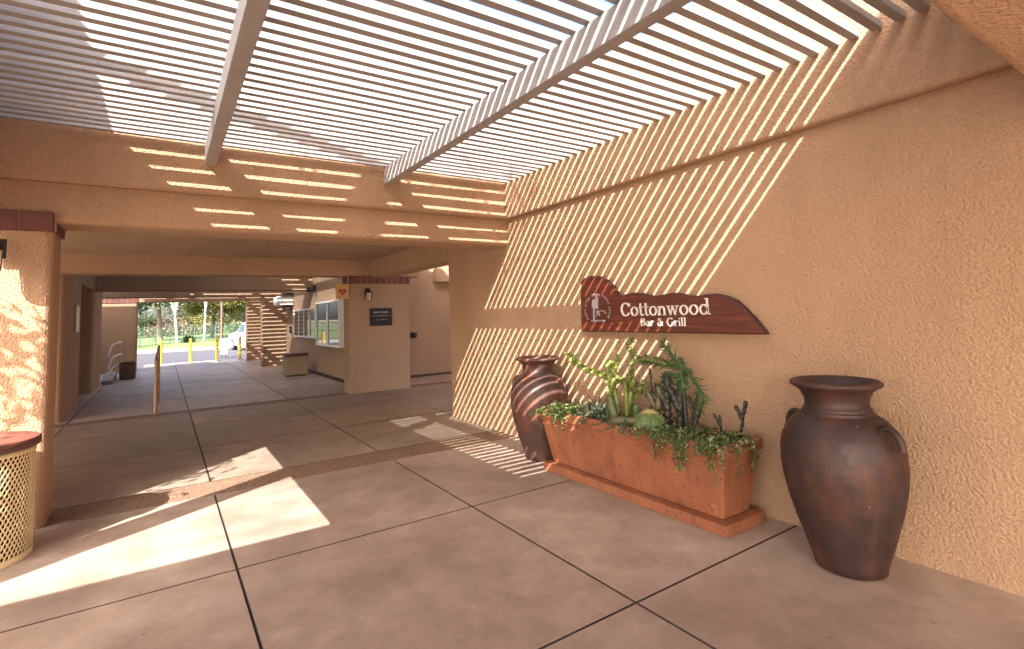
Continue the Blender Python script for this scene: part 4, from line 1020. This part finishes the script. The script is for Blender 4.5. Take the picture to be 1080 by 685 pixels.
tree('shade_tree', 'pale trunked slender tree close to the yellow tree', 3.1, 52, 5.2, 1.1, 4.9, .10, M['tree_mid'], M['bark_pale'], 900, 5)
tree('shade_tree', 'far mid green tree at the back left', -6, 84, 9, 5.0, 4.6, .3, M['tree_mid'], M['bark'], 5000, 6)
tree('shade_tree', 'far dull green tree at the back right', 12, 88, 9, 5.0, 4.6, .3, M['tree_mid'], M['bark'], 5000, 7)
tree('shade_tree', 'far hazy green tree showing between the dark tree and the yellow tree', 2.0, 96, 9, 5.5, 4.4, .3, M['tree_mid'], M['bark'], 5000, 8)
def shrub(x, y, r, mat, label, seed):
    rnd = random.Random(seed); z0 = .03 + .006 * (y - 37); t = thing('shrub', label, 'shrub', (x, y, z0)); f = MB()
    for _ in range(int(420 * max(1, r * r * .6))):
        d = rv(rnd, 1); d.z = abs(d.z); d.normalize(); d *= rnd.uniform(.5, 1); f.leaf((x + d.x * r, y + d.y * r, z0 + d.z * r * .9), rv(rnd, 1), rv(rnd, 1), .3, .15)
    f.build('foliage', mat, t, fix=False); s = MB()
    for k in range(6): s.tube([(x, y, z0), (x + rnd.uniform(-.6, .6) * r, y + rnd.uniform(-.6, .6) * r, z0 + r * .7)], .03, 4, False)
    s.build('stems', M['bark'], t)
for i, (x, y, r, mk, lab) in enumerate(((1.75, 48, .45, 'tree_dark', 'small dark green bush on the grass behind the fence'), (-.5, 72, 1.5, 'shrub', 'dry brown bush left of the far row'), (2.2, 74, 1.7, 'shrub', 'dry brown bush behind the pale trunks'),
                                        (5.2, 75, 1.6, 'shrub', 'dry brown bush below the yellow tree'), (8.2, 73, 1.8, 'tree_mid', 'green bush low beside the brown pole'), (-3.4, 73, 1.8, 'tree_mid', 'green bush at the far left edge of the opening'), (11.5, 74, 2.0, 'tree_dark', 'dark bush at the far right of the row'),
                                        (-2.5, 92, 3.4, 'tree_mid', 'big rounded green bush far behind the dark tree'), (4.2, 94, 3.6, 'tree_yellow', 'big yellowish bush far behind the yellow tree'), (9.6, 93, 3.6, 'tree_mid', 'big green bush far behind the brown pole'), (0.9, 90, 2.8, 'shrub', 'big dry bush far behind the pale trunked young tree'))):
    shrub(x, y, r, M[mk], lab, 50 + i)
for o in list(bpy.data.objects):
    if '_w' in o.keys(): del o['_w']
